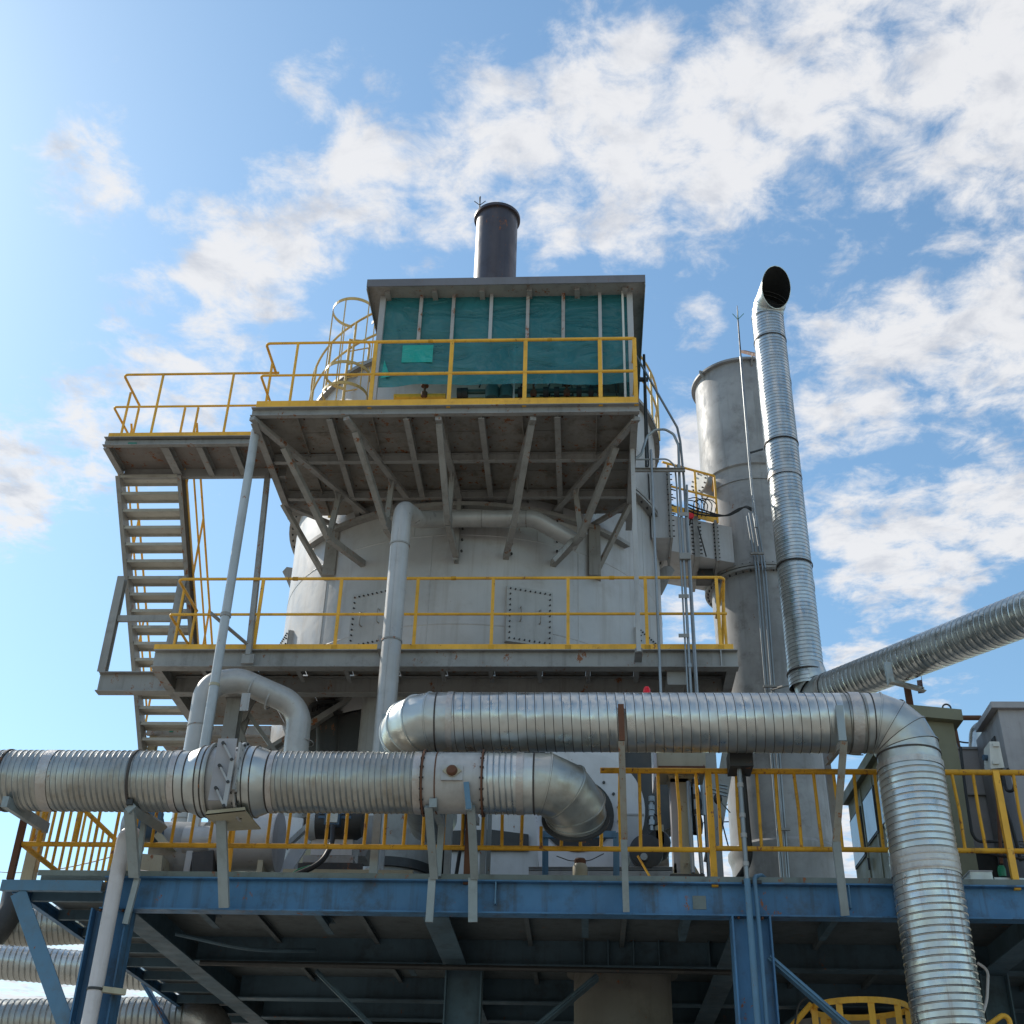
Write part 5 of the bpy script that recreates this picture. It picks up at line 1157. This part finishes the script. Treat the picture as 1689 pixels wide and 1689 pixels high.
# dark motor on pedestal
t = Thing('pump_motor', 'black finned motor with glass-fronted terminal box on a pale pedestal', 'motor', P(550,1400,13.4))
m = P(560,1357,13.4)
t.part('casing', MB().lathe([(.0005,-.3),(.16,-.29),(.185,-.25),(.185,.2),(.15,.26),(.0005,.28)], m, V(1,0,0), 28), 'darkiron', smooth=True)
mb = MB()
for i in range(13):
    a = math.radians(15*i-90); d = V(0, math.sin(a), math.cos(a)); mb.bar(m+V(-.2,0,0)+d*.19, m+V(.16,0,0)+d*.19, .03, .008, d)
t.part('cooling_fins', mb, 'bluemotor', kind='stuff')
t.part('end_cover', MB().lathe([(.19,-.33),(.20,-.30),(.19,-.24)], m, V(1,0,0), 28), 'pipe_pale', smooth=True)
a, b = P(535,1361,13.15), P(562,1340,13.15)
t.part('terminal_box', MB().box(a.x, b.x, 13.12, 13.22, a.z, b.z), 'bluemotor')
t.part('terminal_cover', MB().box(a.x+.02, b.x-.02, 13.11, 13.118, a.z+.02, b.z-.02), 'galv_old')
t = Thing('pump_pedestal', 'pale pedestal and stacked steel rails under the black motor', 'plinth', P(560,1445,13.4))
a, b = P(512,1410,13.4), P(583,1376,13.4)
t.part('pedestal', MB().box(a.x, b.x, 13.4, 13.8, a.z, b.z), 'panelwhite')
for u0, u1, v0, v1, mm, y in ((500,584,1424,1413,'grey',13.3),(492,600,1436,1426,'darkiron',13.25),(466,682,1453,1437,'beige',13.1)):
    a, b = P(u0,v0,y), P(u1,v1,y); t.part('rail', MB().chan(V(a.x,y,(a.z+b.z)/2), V(b.x,y,(a.z+b.z)/2), b.z-a.z, .08, .008, flip=-1), mm)
a, b = P(597,1431,13.0), P(606,1424,13.0); t.part('tag_plate', MB().box(a.x, b.x, 13.18, 13.2, a.z, b.z), 'white')
single('motor_cable', MB().tube(bend([P(549,1362,13.1), P(548,1392,13.0), P(530,1425,12.8), P(478,1447,12.6)], .5, 8), .028, 12), 'black', 'thick black cable curving down from the black motor terminal box', 'cable', P(549,1362,13.1), smooth=True)
single('earth_wire', MB().tube(bend([P(512,1428,12.9), P(492,1434,12.8), P(470,1449,12.6)], .2, 5), .009, 8), 'greenplug', 'thin green earth wire beside the thick black motor cable', 'wire', P(500,1432,12.9), smooth=True)
single('grey_box', MB().prism([P(584,1345,13.9), P(584,1412,13.9), P(602,1412,13.9), P(620,1378,13.9), P(620,1345,13.9)], V(0,.4,0)), 'grey', 'shaded grey gearbox casing right of the black motor', 'gearbox', P(600,1400,13.9))
single('deck_hose', MB().tube(bend([P(216,1442,12.3), P(224,1437,12.3), P(250,1440,12.3), P(300,1449,12.2), P(352,1447,12.3)], .3, 5), .018, 10), 'white_pipe', 'pale grey hose lying along the deck edge at the left', 'hose', P(250,1440,12.3), smooth=True)

# the big fan behind the lower duct's elbow
yf_ = 14.3
t = Thing('exhaust_fan', 'big pale scroll-shaped fan housing behind the elbow of the lower duct', 'fan', P(980,1445,yf_))
ctr = P(975,1335,yf_); Rf = P(1064,1335,yf_).x-ctr.x
poly = [V(ctr.x+Rf*math.cos(math.radians(a))*(1 if a > -60 else 1.0), yf_, ctr.z+Rf*1.08*math.sin(math.radians(a))) for a in range(82, -52, -8)]
poly += [P(1028,1442,yf_), P(890,1442,yf_), P(882,1342,yf_), P(900,1236,yf_)]
t.part('side_plate', MB().prism(poly, V(0,.03,0)), 'panelwhite')
inner = [p + (V(ctr.x,yf_,ctr.z)-p)*.035 + V(0,.031,0) for p in poly]
t.part('scroll', MB().prism(inner, V(0,.75,0)), 'grey')
t.part('upper_casing', MB().box(P(935,1200,yf_+.1).x, P(1022,1200,yf_+.1).x, yf_+.78, yf_+1.4, 6.9, P(1000,1180,yf_).z), 'panelwhite')
a = P(1031,1344,yf_); b = P(1064,1344,yf_); t.part('fold', MB().box(a.x, b.x-.01, yf_-.012, yf_-.001, a.z-.012, a.z+.012), 'grey')
t.part('wear_panel', MB().box(a.x, b.x-.05, yf_-.006, yf_-.002, P(1031,1412,yf_).z, a.z-.013), 'grey_light')
t.part('bolts', (lambda m: [m.tube([P(u,v,yf_), P(u,v,yf_)+V(0,-.02,0)], .018, 6) for u, v in ((996,1291),(1012,1310),(1020,1332),(1021,1355),(1018,1376))] and m)(MB()), 'darkiron', kind='stuff')
ir = P(950,1366,yf_-.05)
t.part('inlet_ring', MB().lathe([(.30,-.02),(.42,-.02),(.42,.02),(.30,.02)], P(953,1345,yf_-.05), V(0,1,.15), 36), 'darkiron', smooth=True)
t.part('base_frame', MB().chan(P(872,1447,13.9), P(1115,1447,13.9), .12, .07, flip=-1).chan(P(872,1433,13.9), P(1115,1433,13.9), .03, .06), 'grey')
mb = MB()
for u in (1041, 1062): mb.bar(P(u,1432,14.1), P(1062 if u == 1041 else 1085,1378,14.1), .05)
t.part('bearing_stand', mb, 'grey')
t.part('pulley', MB().lathe([(.0005,-.04),(.16,-.04),(.19,-.03),(.19,.05),(.0005,.05)], P(1066,1405,13.9), V(0,1,0), 32), 'darkiron', smooth=True)
t.part('pulley_hub', MB().lathe([(.0005,-.03),(.04,-.03),(.04,.03),(.0005,.03)], P(1062,1414,13.82), V(0,1,0), 16), 'galvpipe', smooth=True)
t.part('drive_motor', MB().lathe([(.0005,0),(.13,0),(.15,.03),(.15,.3),(.0005,.3)], P(1085,1388,14.0), V(0,1,0), 24), 'darkiron', smooth=True)
t.part('flow_gauge_stem', MB().tube([P(1074,1318,13.9), P(1075,1370,13.9)], .02, 8), 'galvpipe', smooth=True)
for v in (1318, 1332, 1342, 1357): t.part('valve_nut', MB().lathe([(.0005,-.03),(.035,-.03),(.035,.03),(.0005,.03)], P(1074.5,v,13.9), n=8), 'galvpipe')
t.part('loop_hose', MB().tube(arc(P(1078,1352,13.9), P(1078,1343,13.9), V(0,1,0), math.radians(300), 14), .012, 8), 'black', smooth=True)
t.part('control_block', MB().box(P(1083,1400,14).x, P(1096,1400,14).x, 14, 14.2, P(1083,1392,14).z, P(1083,1360,14).z), 'beige')
t.part('dark_back_casing', MB().lathe([(.0005,0),(.62,0),(.62,.5),(.0005,.5)], P(1052,1300,15.2), V(0,1,0), 40), 'darkiron', smooth=True)
# blue stand
t = Thing('blue_stand', 'small blue angle-iron stand under the fan inlet', 'stand', P(955,1445,12.9))
yb = 12.9
for u in (895, 1012): t.part('leg', MB().angle(P(u,1452,yb), P(u,1374,yb), .06, .008, up=V(0,-1,0)).bar(P(u,1452,yb), P(u,1374,yb), .008, .07, V(0,1,0)), 'blue_pale')
t.part('top_bar', MB().bar(P(893,1377,yb), P(1016,1377,yb), .05, .07), 'blue_pale')
t = Thing('oil_bottle', 'small grubby bottle with a rusty cap hanging under the blue stand', 'bottle', P(956,1448,12.7))
q = P(957,1452,12.6)
t.part('body', MB().lathe([(.0005,0),(.07,0),(.075,.03),(.075,.13),(.06,.16),(.0005,.16)], q, n=20), 'beige', smooth=True)
t.part('cap', MB().lathe([(.058,.16),(.06,.2),(.05,.215),(.0005,.215)], q, n=20), 'rust', smooth=True)
t.part('hanging_wire', MB().tube(bend([P(918,1412,12.6), P(940,1420,12.6), P(972,1420,12.6), P(996,1408,12.6)], .2, 5), .005, 6).tube([P(957,1420,12.6), P(957,1438,12.6)], .005, 6), 'darkiron', smooth=True)
single('leaning_rod', MB().tube([P(1052,1412,12.2), P(1078,1457,12.05)], .011, 8), 'yellow_old', 'thin yellow rod leaning on the deck kerb left of the pale column', 'rod', P(1078,1457,12.05), smooth=True)

# pale column with flared foot and its box head
yp_ = 12.7
t = Thing('pale_column', 'pale grey tapered column on a black base pad, right of the fan', 'column', P(1138,1450,yp_))
p = lambda u, v: P(u, v, yp_)
t.part('left_face', MB().prism([p(1105,1284), p(1121,1284), p(1122,1440), p(1112,1440)], V(0,.22,0)), 'cabinet')
t.part('front_face', MB().prism([p(1121,1284), p(1135,1284), p(1145,1440), p(1122,1440)], V(0,.22,0)), 'beige')
t.part('flared_foot', MB().prism([p(1144,1424), p(1155,1443), p(1110,1443), p(1112,1424)], V(0,.24,0)), 'beige')
t.part('base_pad', MB().box(P(1106,1450,12.4).x, P(1163,1450,12.4).x, 12.4, 12.85, ZD+.005, P(1106,1441,12.4).z), 'darkiron')
t.part('bracket_head', MB().prism([p(1098,1268), p(1160,1268), p(1148,1290), p(1105,1290)], V(0,.22,0)), 'beige')
a, b = P(1084,1267,12.5), P(1163,1238,12.5)
t.part('head_box', MB().box(a.x, b.x, 12.5, 13.0, a.z, b.z+.15), 'beige', label='cream box head with rust along its lower edge')
t.part('rust_edge', MB().box(a.x+.01, b.x-.01, 12.49, 12.498, a.z, a.z+.022), 'rust')
t.part('left_flange', MB().box(a.x-.03, a.x-.003, 12.48, 13.0, a.z-.1, b.z+.15), 'panelwhite')
t = Thing('hydraulic_cylinder', 'black and chrome lift cylinder with a long rod beside the pale column', 'cylinder', P(1150,1440,12.8))
t.part('rod', MB().tube([P(1150,1345,12.6), P(1158,1441,12.6)], .021, 10), 'galvpipe', smooth=True)
t.part('barrel', MB().tube([P(1146,1284,12.6), P(1150,1345,12.6)], [.03,.032], 12), 'galvpipe', smooth=True)
t.part('black_bellows', MB().lathe([(.06,-.0),(.075,.1),(.06,.2),(.08,.3),(.07,.42),(.05,.5)], P(1149,1375,12.9), n=16), 'black', smooth=True)
for v in (1290, 1315, 1340): t.part('gland', MB().lathe([(.0005,-.025),(.042,-.025),(.042,.025),(.0005,.025)], P(1147+(v-1284)*.07,v,12.6), n=14), 'darkiron')
t.part('feed_pipe', MB().tube([P(1135,1289,12.6), P(1143,1440,12.6)], .022, 10), 'galvpipe', smooth=True)
t = Thing('insulator_bracket', 'small steel bracket with a cable insulator in the gap of sky left of the stack', 'bracket', P(1190,1300,14))
y = 14.0
t.part('arm', MB().chan(P(1180,1295,y), P(1200,1299,y), .045, .03), 'galvpipe'); t.part('arm', MB().chan(P(1174,1304,y), P(1200,1311,y), .05, .03), 'galvpipe')
t.part('insulator', MB().ball(P(1184,1318,y), .05, 8, 1.3), 'black', smooth=True)
def wire(label, pts, r=.008, n=''):
    return single('overhead_wire', MB().tube(pts, r, 6), 'black', label, 'wire', pts[0], smooth=True)
def sag(a, b, s, n=12): return [a.lerp(b, i/n)-UP*(s*4*(i/n)*(1-i/n)) for i in range(n+1)]
wire('thin wire slanting down right from the insulator bracket to the deck', sag(P(1183,1322,14), P(1203,1402,14), .02))
wire('thin wire from the insulator bracket sloping up right to the stack', sag(P(1185,1318,14), P(1204,1340,15), .0))
wire('nearly level wire crossing the sky gap beside the yellow post, upper of two', [P(1160,1327,40), P(1260,1328,40)], .02)
wire('nearly level wire crossing the sky gap beside the yellow post, lower of two', [P(1160,1357,40), P(1260,1353,40)], .02)
wire('slack wire running from the left edge of the frame behind the yellow balusters', sag(P(-20,1436,30), P(230,1398,22), .2), .012)
wire('short slack wire at the left edge just above the blue deck corner', sag(P(-30,1470,22), P(8,1464,15), .05), .012)
wire('long wires in the narrow sky gap right of the stack', sag(P(1345,1391,26), P(1410,1398,30), .05), .012)
wire('thin wire between the two cabinets at the right', sag(P(1578,1222,18), P(1612,1224,18), .02), .012)
wire('thin wire in the sky below the right-hand elbow', sag(P(1388,1241,24), P(1424,1245,24), .02), .012)

# ------------------------------------------------------------------ olive control cabin at the right
FL = P(1478,1160,13.0); zc0 = FL.z; FR = PZ(1586,1170,zc0); BL = PZ(1388,1312,zc0)
BR = FR + (BL-FL)
t = Thing('olive_control_cabin', 'olive-green control cabin with three tall windows behind the dropping duct', 'cabin', ((FL+BR)/2-UP*(zc0-ZD)))
roof = [FL, FR, BR, BL]
t.part('roof', MB().prism(roof, V(0,0,-.13)), 'olive')
ex = (FR-FL).normalized(); ey = (BL-FL).normalized(); WL = FL+ex*.08+ey*.10; WR = FR-ex*.09+ey*.10; WB = BL+ex*.07-ey*.03; WBR = BR-ex*.09-ey*.12
base = ZD+.03
def wallp(a, b, th, nm, mm='olive'):
    n_ = (b-a).cross(UP).normalized()*th
    a0, b0 = V(a.x,a.y,base), V(b.x,b.y,base); a1, b1 = V(a.x,a.y,zc0-.131), V(b.x,b.y,zc0-.131)
    return t.part(nm, MB().prism([a0,b0,b1,a1], n_), mm)
wallp(WL, WR, -.04, 'front_wall'); wallp(WR, WBR, -.04, 'side_wall'); wallp(WBR, WB, -.04, 'rear_wall')
side = wallp(WB, WL, -.04, 'window_wall', 'olive')
out_ = (WL-WB).cross(UP).normalized(); Ls = (WL-WB).length; ds = (WL-WB).normalized()
def onside(s, z, o): return V(WB.x,WB.y,z)+ds*s+out_*o
H_ = zc0-.13-base
def onwall(u, v, o=0.0):       # where the line of sight meets the window wall
    w = ray(u, v); k = (WB-EYE).dot(out_)/w.dot(out_); return EYE + w*k + out_*o
for (ul, vt, vb), (ur, vt2, vb2) in (((1408,1347,1441),(1426,1332,1426)),((1429,1313,1402),(1447,1297,1385)),((1451,1284,1375),(1472,1262,1352))):
    c0, c1 = onwall(ul, (vt+vb)/2), onwall(ur, (vt2+vb2)/2); zt0 = onwall(ul, vt).z; zb0 = onwall(ul, vb).z
    def wq(m, o): 
        dd = (c1-c0).normalized()*m; a_, b_ = c0+dd+out_*o, c1-dd+out_*o
        return [V(a_.x,a_.y,zb0+m), V(b_.x,b_.y,zb0+m), V(b_.x,b_.y,zt0-m), V(a_.x,a_.y,zt0-m)]
    fr = t.part('window_frame', MB().prism(wq(0,.003), out_*.012), 'black')
    t.part('pane', MB().prism(wq(.03,.016), out_*.004), 'glassdark', parent=fr)
for u in (1428, 1449):
    c0 = onwall(u, 1380); t.part('panel_joint', MB().prism([V(c0.x,c0.y,base)+out_*.002, V(c0.x,c0.y,base)+ds*.03+out_*.002, V(c0.x,c0.y,zc0-.14)+ds*.03+out_*.002, V(c0.x,c0.y,zc0-.14)+out_*.002], out_*.008), 'olive')
c0 = onwall(1437, 1425); t.part('door_handle', MB().bar(c0+out_*.03-UP*.07, c0+out_*.03+UP*.07, .025), 'darkiron')
for f in (.12, .82):
    p = FL.lerp(FR, f)+ey*.1; t.part('lifting_eye', MB().tube(arc(p+UP*.045, p+UP*.0, V(0,1,0), 2*math.pi, 14), .010, 6), 'darkiron', smooth=True)
single('red_pipe', MB().tube([P(1580,1184,14.2), P(1618,1184,14.2)], .03, 10).tube([P(1574,1192,14.0), P(1588,1262,14.0)], .018, 8), 'rust', 'red-brown pipe end between the olive cabin and the grey cabinet', 'pipe', P(1600,1184,14.2), smooth=True)

# grey cabinets
GL = P(1634,1157,12.9); zg = GL.z; GB = PZ(1608,1198,zg); xg0 = GL.x+.05
t = Thing('grey_cabinet', 'tall grey electrical cabinet with overhanging roof at the right edge', 'cabinet', (5, 13.2, ZD))
dxg = GB-GL
t.part('roof', MB().prism([GL, GL+V(2.2,0,0), GL+V(2.2,0,0)+dxg, GB], V(0,0,-.07)), 'cabinet')
t.part('body', MB().box(xg0+.03, GL.x+2.1, GL.y+.06, GB.y+.25, ZD+.35, zg-.071), 'cabinet')
t.part('door_seam', MB().box(xg0+.03, GL.x+2.1, GL.y+.052, GL.y+.059, P(1670,1273,12.9).z-.006, P(1670,1273,12.9).z+.006), 'darkiron')
t.part('louvre', (lambda m: [m.box(P(1667,1300,12.9).x, P(1680,1300,12.9).x, GL.y+.045, GL.y+.057, P(1670,1385+i*5,12.9).z-.008, P(1670,1385+i*5,12.9).z+.004) for i in range(7)] and m)(MB()), 'darkiron')
t.part('side_vent', MB().box(xg0+.015, xg0+.029, GL.y+.3, GL.y+.42, P(1640,1222,13.2).z, P(1640,1214,13.2).z), 'darkiron')
t = Thing('low_grey_unit', 'lower grey two-tier unit squeezed between the olive cabin and the tall grey cabinet', 'cabinet', P(1620,1440,13.8))
y = 13.9; a, b = P(1583,1392,y), P(1668,1237,y); zs_ = P(1620,1312,y).z
t.part('upper_panel', MB().box(a.x, b.x, y, y+.6, zs_+.015, b.z), 'cabinet'); t.part('lower_panel', MB().box(a.x+.02, b.x, y+.02, y+.6, a.z-.05, zs_-.0), 'cabinet')
t.part('tier_edge', MB().box(a.x, b.x, y-.03, y+.02, zs_-.002, zs_+.014), 'grey'); t.part('top_edge', MB().box(a.x-.01, b.x, y-.02, y+.6, b.z+.001, b.z+.03), 'grey')
t.part('plinth', MB().box(a.x+.05, b.x, y+.1, y+.5, ZD, a.z-.055), 'darkiron')
t = Thing('silver_stub_duct', 'short silver duct elbow peeking out left of the tall grey cabinet', 'duct', P(1615,1215,14.2))
t.part('pipe', MB().tube(bend([P(1612,1240,14.3), P(1613,1206,14.3), P(1640,1196,14.3)], .12, 6), .10, 24), 'galv', smooth=True)
t = Thing('white_switch_box', 'off-white switch box mounted askew above the railing at the right', 'switch box', P(1638,1245,12.3))
q = [P(1632,1223,12.25), P(1646,1223,12.25), P(1657,1268,12.25), P(1633,1270,12.25)]
q = [P(1621,1226,12.45), P(1649,1221,12.25), P(1657,1266,12.25), P(1631,1270,12.45)]
t.part('box', MB().prism([P(1632,1223,12.25), P(1648,1223,12.25), P(1657,1266,12.25), P(1634,1268,12.25)], V(0,.22,0)), 'white')
for v in (1229, 1258): t.part('latch', MB().box(P(1637,v,12.25).x, P(1647,v,12.25).x, 12.23, 12.249, P(1640,v+3,12.25).z, P(1640,v-2,12.25).z), 'white')
t.part('side_switch', MB().lathe([(.0005,0),(.03,0),(.03,.04),(.0005,.04)], P(1628,1250,12.35), V(-1,-.3,0), 12), 'bluemotor')
for lb, pts, r in (('black cable looping below the white switch box', [P(1652,1270,12.3), P(1660,1305,12.25), P(1672,1305,12.2), P(1674,1285,12.25), P(1662,1268,12.3)], .016),
                   ('long black cable running down past the thick yellow post at the right', [P(1650,1270,12.35), P(1654,1320,12.3), P(1668,1360,12.3), P(1684,1420,12.3)], .018),
                   ('black cable dropping beside the olive cabin corner', [P(1584,1232,13.0), P(1592,1300,13.0), P(1603,1375,13.0), P(1612,1388,13), P(1660,1388,13)], .016),
                   ('black cable just under the lower rail at the far right', [P(1606,1404,12.1), P(1650,1412,12.1), P(1695,1418,12.1)], .012)):
    single('black_cable', MB().tube(bend(pts, .15, 6), r, 10), 'black', lb, 'cable', pts[0], smooth=True)
t = Thing('pull_plug', 'green plug hanging on a slim rusty rod near the right edge', 'plug', P(1652,1440,12.2))
t.part('rod', MB().tube([P(1645,1310,12.2), P(1652,1425,12.2)], .018, 8), 'rust', smooth=True)
t.part('plug', MB().lathe([(.0005,0),(.035,0),(.04,.06),(.03,.1),(.0005,.11)], P(1654,1446,12.2), n=14), 'greenplug', smooth=True)
t = Thing('metal_box', 'flat grey metal box lying on the deck beside the dropping duct', 'box', P(1618,1450,12.2))
a, b = P(1602,1453,12.1), P(1636,1438,12.1)
t.part('box', MB().box(a.x, b.x, 12.1, 12.35, a.z, b.z), 'galv_old'); t.part('lid', MB().box(a.x-.006, b.x+.006, 12.094, 12.36, b.z-.0, b.z+.012), 'cabinet')
t.part('drip_base', MB().box(a.x-.05, b.x-.03, 12.15, 12.5, a.z-.05, a.z-.004), 'deck_edge')
single('slotted_channel', MB().chan(P(1640,1455,12.05), P(1720,1457,12.05), .08, .04, flip=-1), 'galv_old', 'slotted steel channel on the deck edge at the far right', 'channel', P(1660,1455,12.05))
single('red_beacon', MB().lathe([(.0005,.11),(.025,.10),(.04,.07),(.042,0),(.05,-.005),(.05,-.06),(.0005,-.06)], P(1067,1147,13.0), n=20), 'red', 'small red beacon dome poking up above the upper duct', 'beacon', P(1067,1147,13.0), smooth=True)

M['stained_pipe'] = mat('stained_grey_pipe', (.19, .178, .155), .6, rust=.2, dirt=(.08, .07, .05), dirt_amt=.6)
# under the deck
t = Thing('outlet_pipe', 'stout pale pipe coming down through the dark underside of the deck', 'pipe', P(1027,1640,15.2))
q = P(1027,1640,15.2)
t.part('pipe', MB().lathe([(.56,0),(.56,ZD-.03)], V(q.x,q.y,0), n=48), 'stained_pipe', smooth=True)
t.part('collar', MB().lathe([(.56,0),(.64,0),(.64,.05),(.56,.05)], V(q.x,q.y,P(1027,1594,14.7).z), n=48), 'stained_pipe', smooth=True)
q2 = P(1440,1640,15.5); single('dim_tank', MB().lathe([(.0005,4.5),(.8,4.5),(.8,0)], V(q2.x,q2.y+1.5,0), n=40), 'grey', 'dim round vessel deep in the shade beneath the deck at the right', 'tank', (q2.x,q2.y+1.5,0), smooth=True)
t = Thing('ladder_cage_top', 'orange-yellow cage top of a ladder below the deck at the right', 'ladder', P(1417,1689,12.9))
c = P(1417,1664,13.0); R_ = .46
for z in (c.z, c.z-.42, c.z-.95):
    mb = MB(); pts = [V(c.x+R_*math.sin(a), c.y-R_*math.cos(a), z) for a in [2*math.pi*i/32 for i in range(33)]]
    for a, b in zip(pts, pts[1:]): mb.bar(a, b, .008, .055)
    t.part('cage_hoop', mb, 'yellow')
for a in (-80,-35,3,40,78,140,220):
    a = math.radians(a); p = V(c.x+R_*math.sin(a)*.98, c.y-R_*math.cos(a)*.98, 0); t.part('cage_strap', MB().bar(p+UP*(c.z-2.4), p+UP*c.z, .06, .008, V(0,1,0)), 'yellow')
t.part('handrail', MB().tube([P(1300,1700,12.9), P(1338,1656,12.9)], .028, 10), 'yellow', smooth=True)
t.part('ladder_stringer', MB().tube([V(c.x-.22,c.y+R_,0), V(c.x-.22,c.y+R_,c.z)], .025, 8).tube([V(c.x+.22,c.y+R_,0), V(c.x+.22,c.y+R_,c.z)], .025, 8), 'yellow', smooth=True)
single('lower_handrail', MB().tube(bend([P(1618,1700,12.4), P(1662,1668,12.4), P(1672,1720,12.4)], .05, 5), .024, 10), 'yellow', 'short bent yellow handrail in the bottom right corner', 'railing', P(1662,1668,12.4), smooth=True)
single('slack_hose', MB().tube(bend([P(1612,1588,12.6), P(1630,1600,12.6), P(1628,1650,12.6), P(1615,1690,12.6)], .5, 8), .014, 8), 'white_pipe', 'thin pale hose looping behind the dropping duct near the bottom right', 'hose', P(1612,1588,12.6), smooth=True)
single('slack_hose', MB().tube(bend([P(1345,1640,12.8), P(1318,1650,12.8), P(1311,1690,12.8)], .4, 8), .010, 8), 'darkiron', 'thin dark hose looping beside the yellow cage top', 'hose', P(1345,1640,12.8), smooth=True)
t = Thing('deep_equipment', 'dark machinery casings deep below the deck', 'machinery', (2.5, 18, 0))
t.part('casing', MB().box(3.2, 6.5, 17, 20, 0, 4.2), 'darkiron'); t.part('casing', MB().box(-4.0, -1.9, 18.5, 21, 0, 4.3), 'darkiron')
t.part('casing', MB().box(-1, 2.6, 20, 21, 0, 4.4), 'darkiron')

# ------------------------------------------------------------------ connections: splices, gussets, bolts, straps
dk = next(o for o in C.objects if o.name == 'blue_deck'); dl = dk.location.copy()
def addto(o, name, mb, m, **k):
    q = mesh_obj(name, mb, m, o.location.copy(), k.get('smooth', False)); q.parent = o
    if 'kind' in k: q['kind'] = k['kind']
    return q
for x in (cl, cr):      # stiffeners and bolts where the girder sits on its columns
    mb = MB()
    for sx in (-.11, .11):
        mb.tube([V(x+sx, YD-.06, ZD-GH-.022), V(x+sx, YD-.06, ZD-GH-.002)], .014, 6)
    addto(dk, 'bolts', mb, 'rust', kind='stuff')
up = next(o for o in C.objects if o.name == 'upper_platform'); lp_ = next(o for o in C.objects if o.name == 'lower_platform')
mb = MB()
for x in thick+thin:
    for y in (ys[0]+.18, ys[1]-.15, ys[1]+.15, ys[2]-.15):
        mb.tube([V(x+.07, y, Z3-.052), V(x+.07, y, Z3-.036)], .012, 6)
addto(up, 'floor_bolts', mb, 'rust', kind='stuff')
for k in K:
    zt_ = zb-.045; A = PZ(*px3(*k[0]), zt_); Kp = PZ(*px3(*k[5]), zt_); Bq = PZ(*px3(*k[1]), zt_); E = P(*px3(*k[3]), Bq.y)
    d1 = (PZ(*px3(*k[2]), zt_)-A).normalized(); side = d1.cross(UP).normalized()*.006
    for c, r_ in ((Bq, .15),):
        addto(up, 'gusset_plate', MB().prism([c-d1*r_+side, c+d1*r_+side, c+d1*.05-UP*.16+side, c-d1*.05-UP*.16+side], -side*2), 'grey')
    addto(up, 'gusset_plate', MB().prism([E-d1*.12-UP*.02+side*7, E+d1*.10-UP*.03+side*7, E+d1*.06+UP*.15+side*7, E-d1*.07+UP*.15+side*7], side*2), 'grey')
# kick plate joints and rail couplings
for nm, y, z0, H, us in (('upper_platform_railing', YU, Z3, H3, (700, 905)), ('lower_platform_railing', Y2, Z2, H2, (480, 745, 1010))):
    o = next(q for q in C.objects if q.name == nm)
    for u in us:
        x = P(u, 700 if y == YU else 1010, y).x
        addto(o, 'rail_coupling', MB().tube([V(x-.035,y,z0+H), V(x+.035,y,z0+H)], .029, 10), 'yellow_old', smooth=True)
for nm in ('lower_platform_railing',):
    o = next(q for q in C.objects if q.name == nm)
    for u in (427, 558, 686, 812, 937, 1066, 1185):
        x = P(u,1010,Y2).x; addto(o, 'post_clip', MB().box(x-.04, x+.04, Y2-.035, Y2-.031, Z2+.02, Z2+.085), 'yellow_old')
# straps holding the conduits on the stack and on the cabinets
cb = next(o for o in C.objects if o.name == 'conduit_bundle')
for v in (850, 985, 1050): addto(cb, 'strap', MB().box(P(1119,v,yc).x, P(1136,v,yc).x, yc-.035, yc-.028, P(1126,v+3,yc).z, P(1126,v-3,yc).z), 'grey')

# ------------------------------------------------------------------ which things belong together
GROUPS = {'duct_prop': 'angle-iron props carrying the front ducts', 'distant_duct': 'ducts in the far lower left', 'overhead_wire': 'thin wires against the sky',
          'black_cable': 'black cables about the right-hand cabinets', 'platform_post': 'posts between the two grey platforms', 'rear_stanchion': 'bluish uprights on the deck',
          'slack_hose': 'hoses under the right end of the deck'}
for o in C.objects:
    g_ = GROUPS.get(o.name.split('.')[0])
    if g_ and o.parent is None: o['group'] = g_
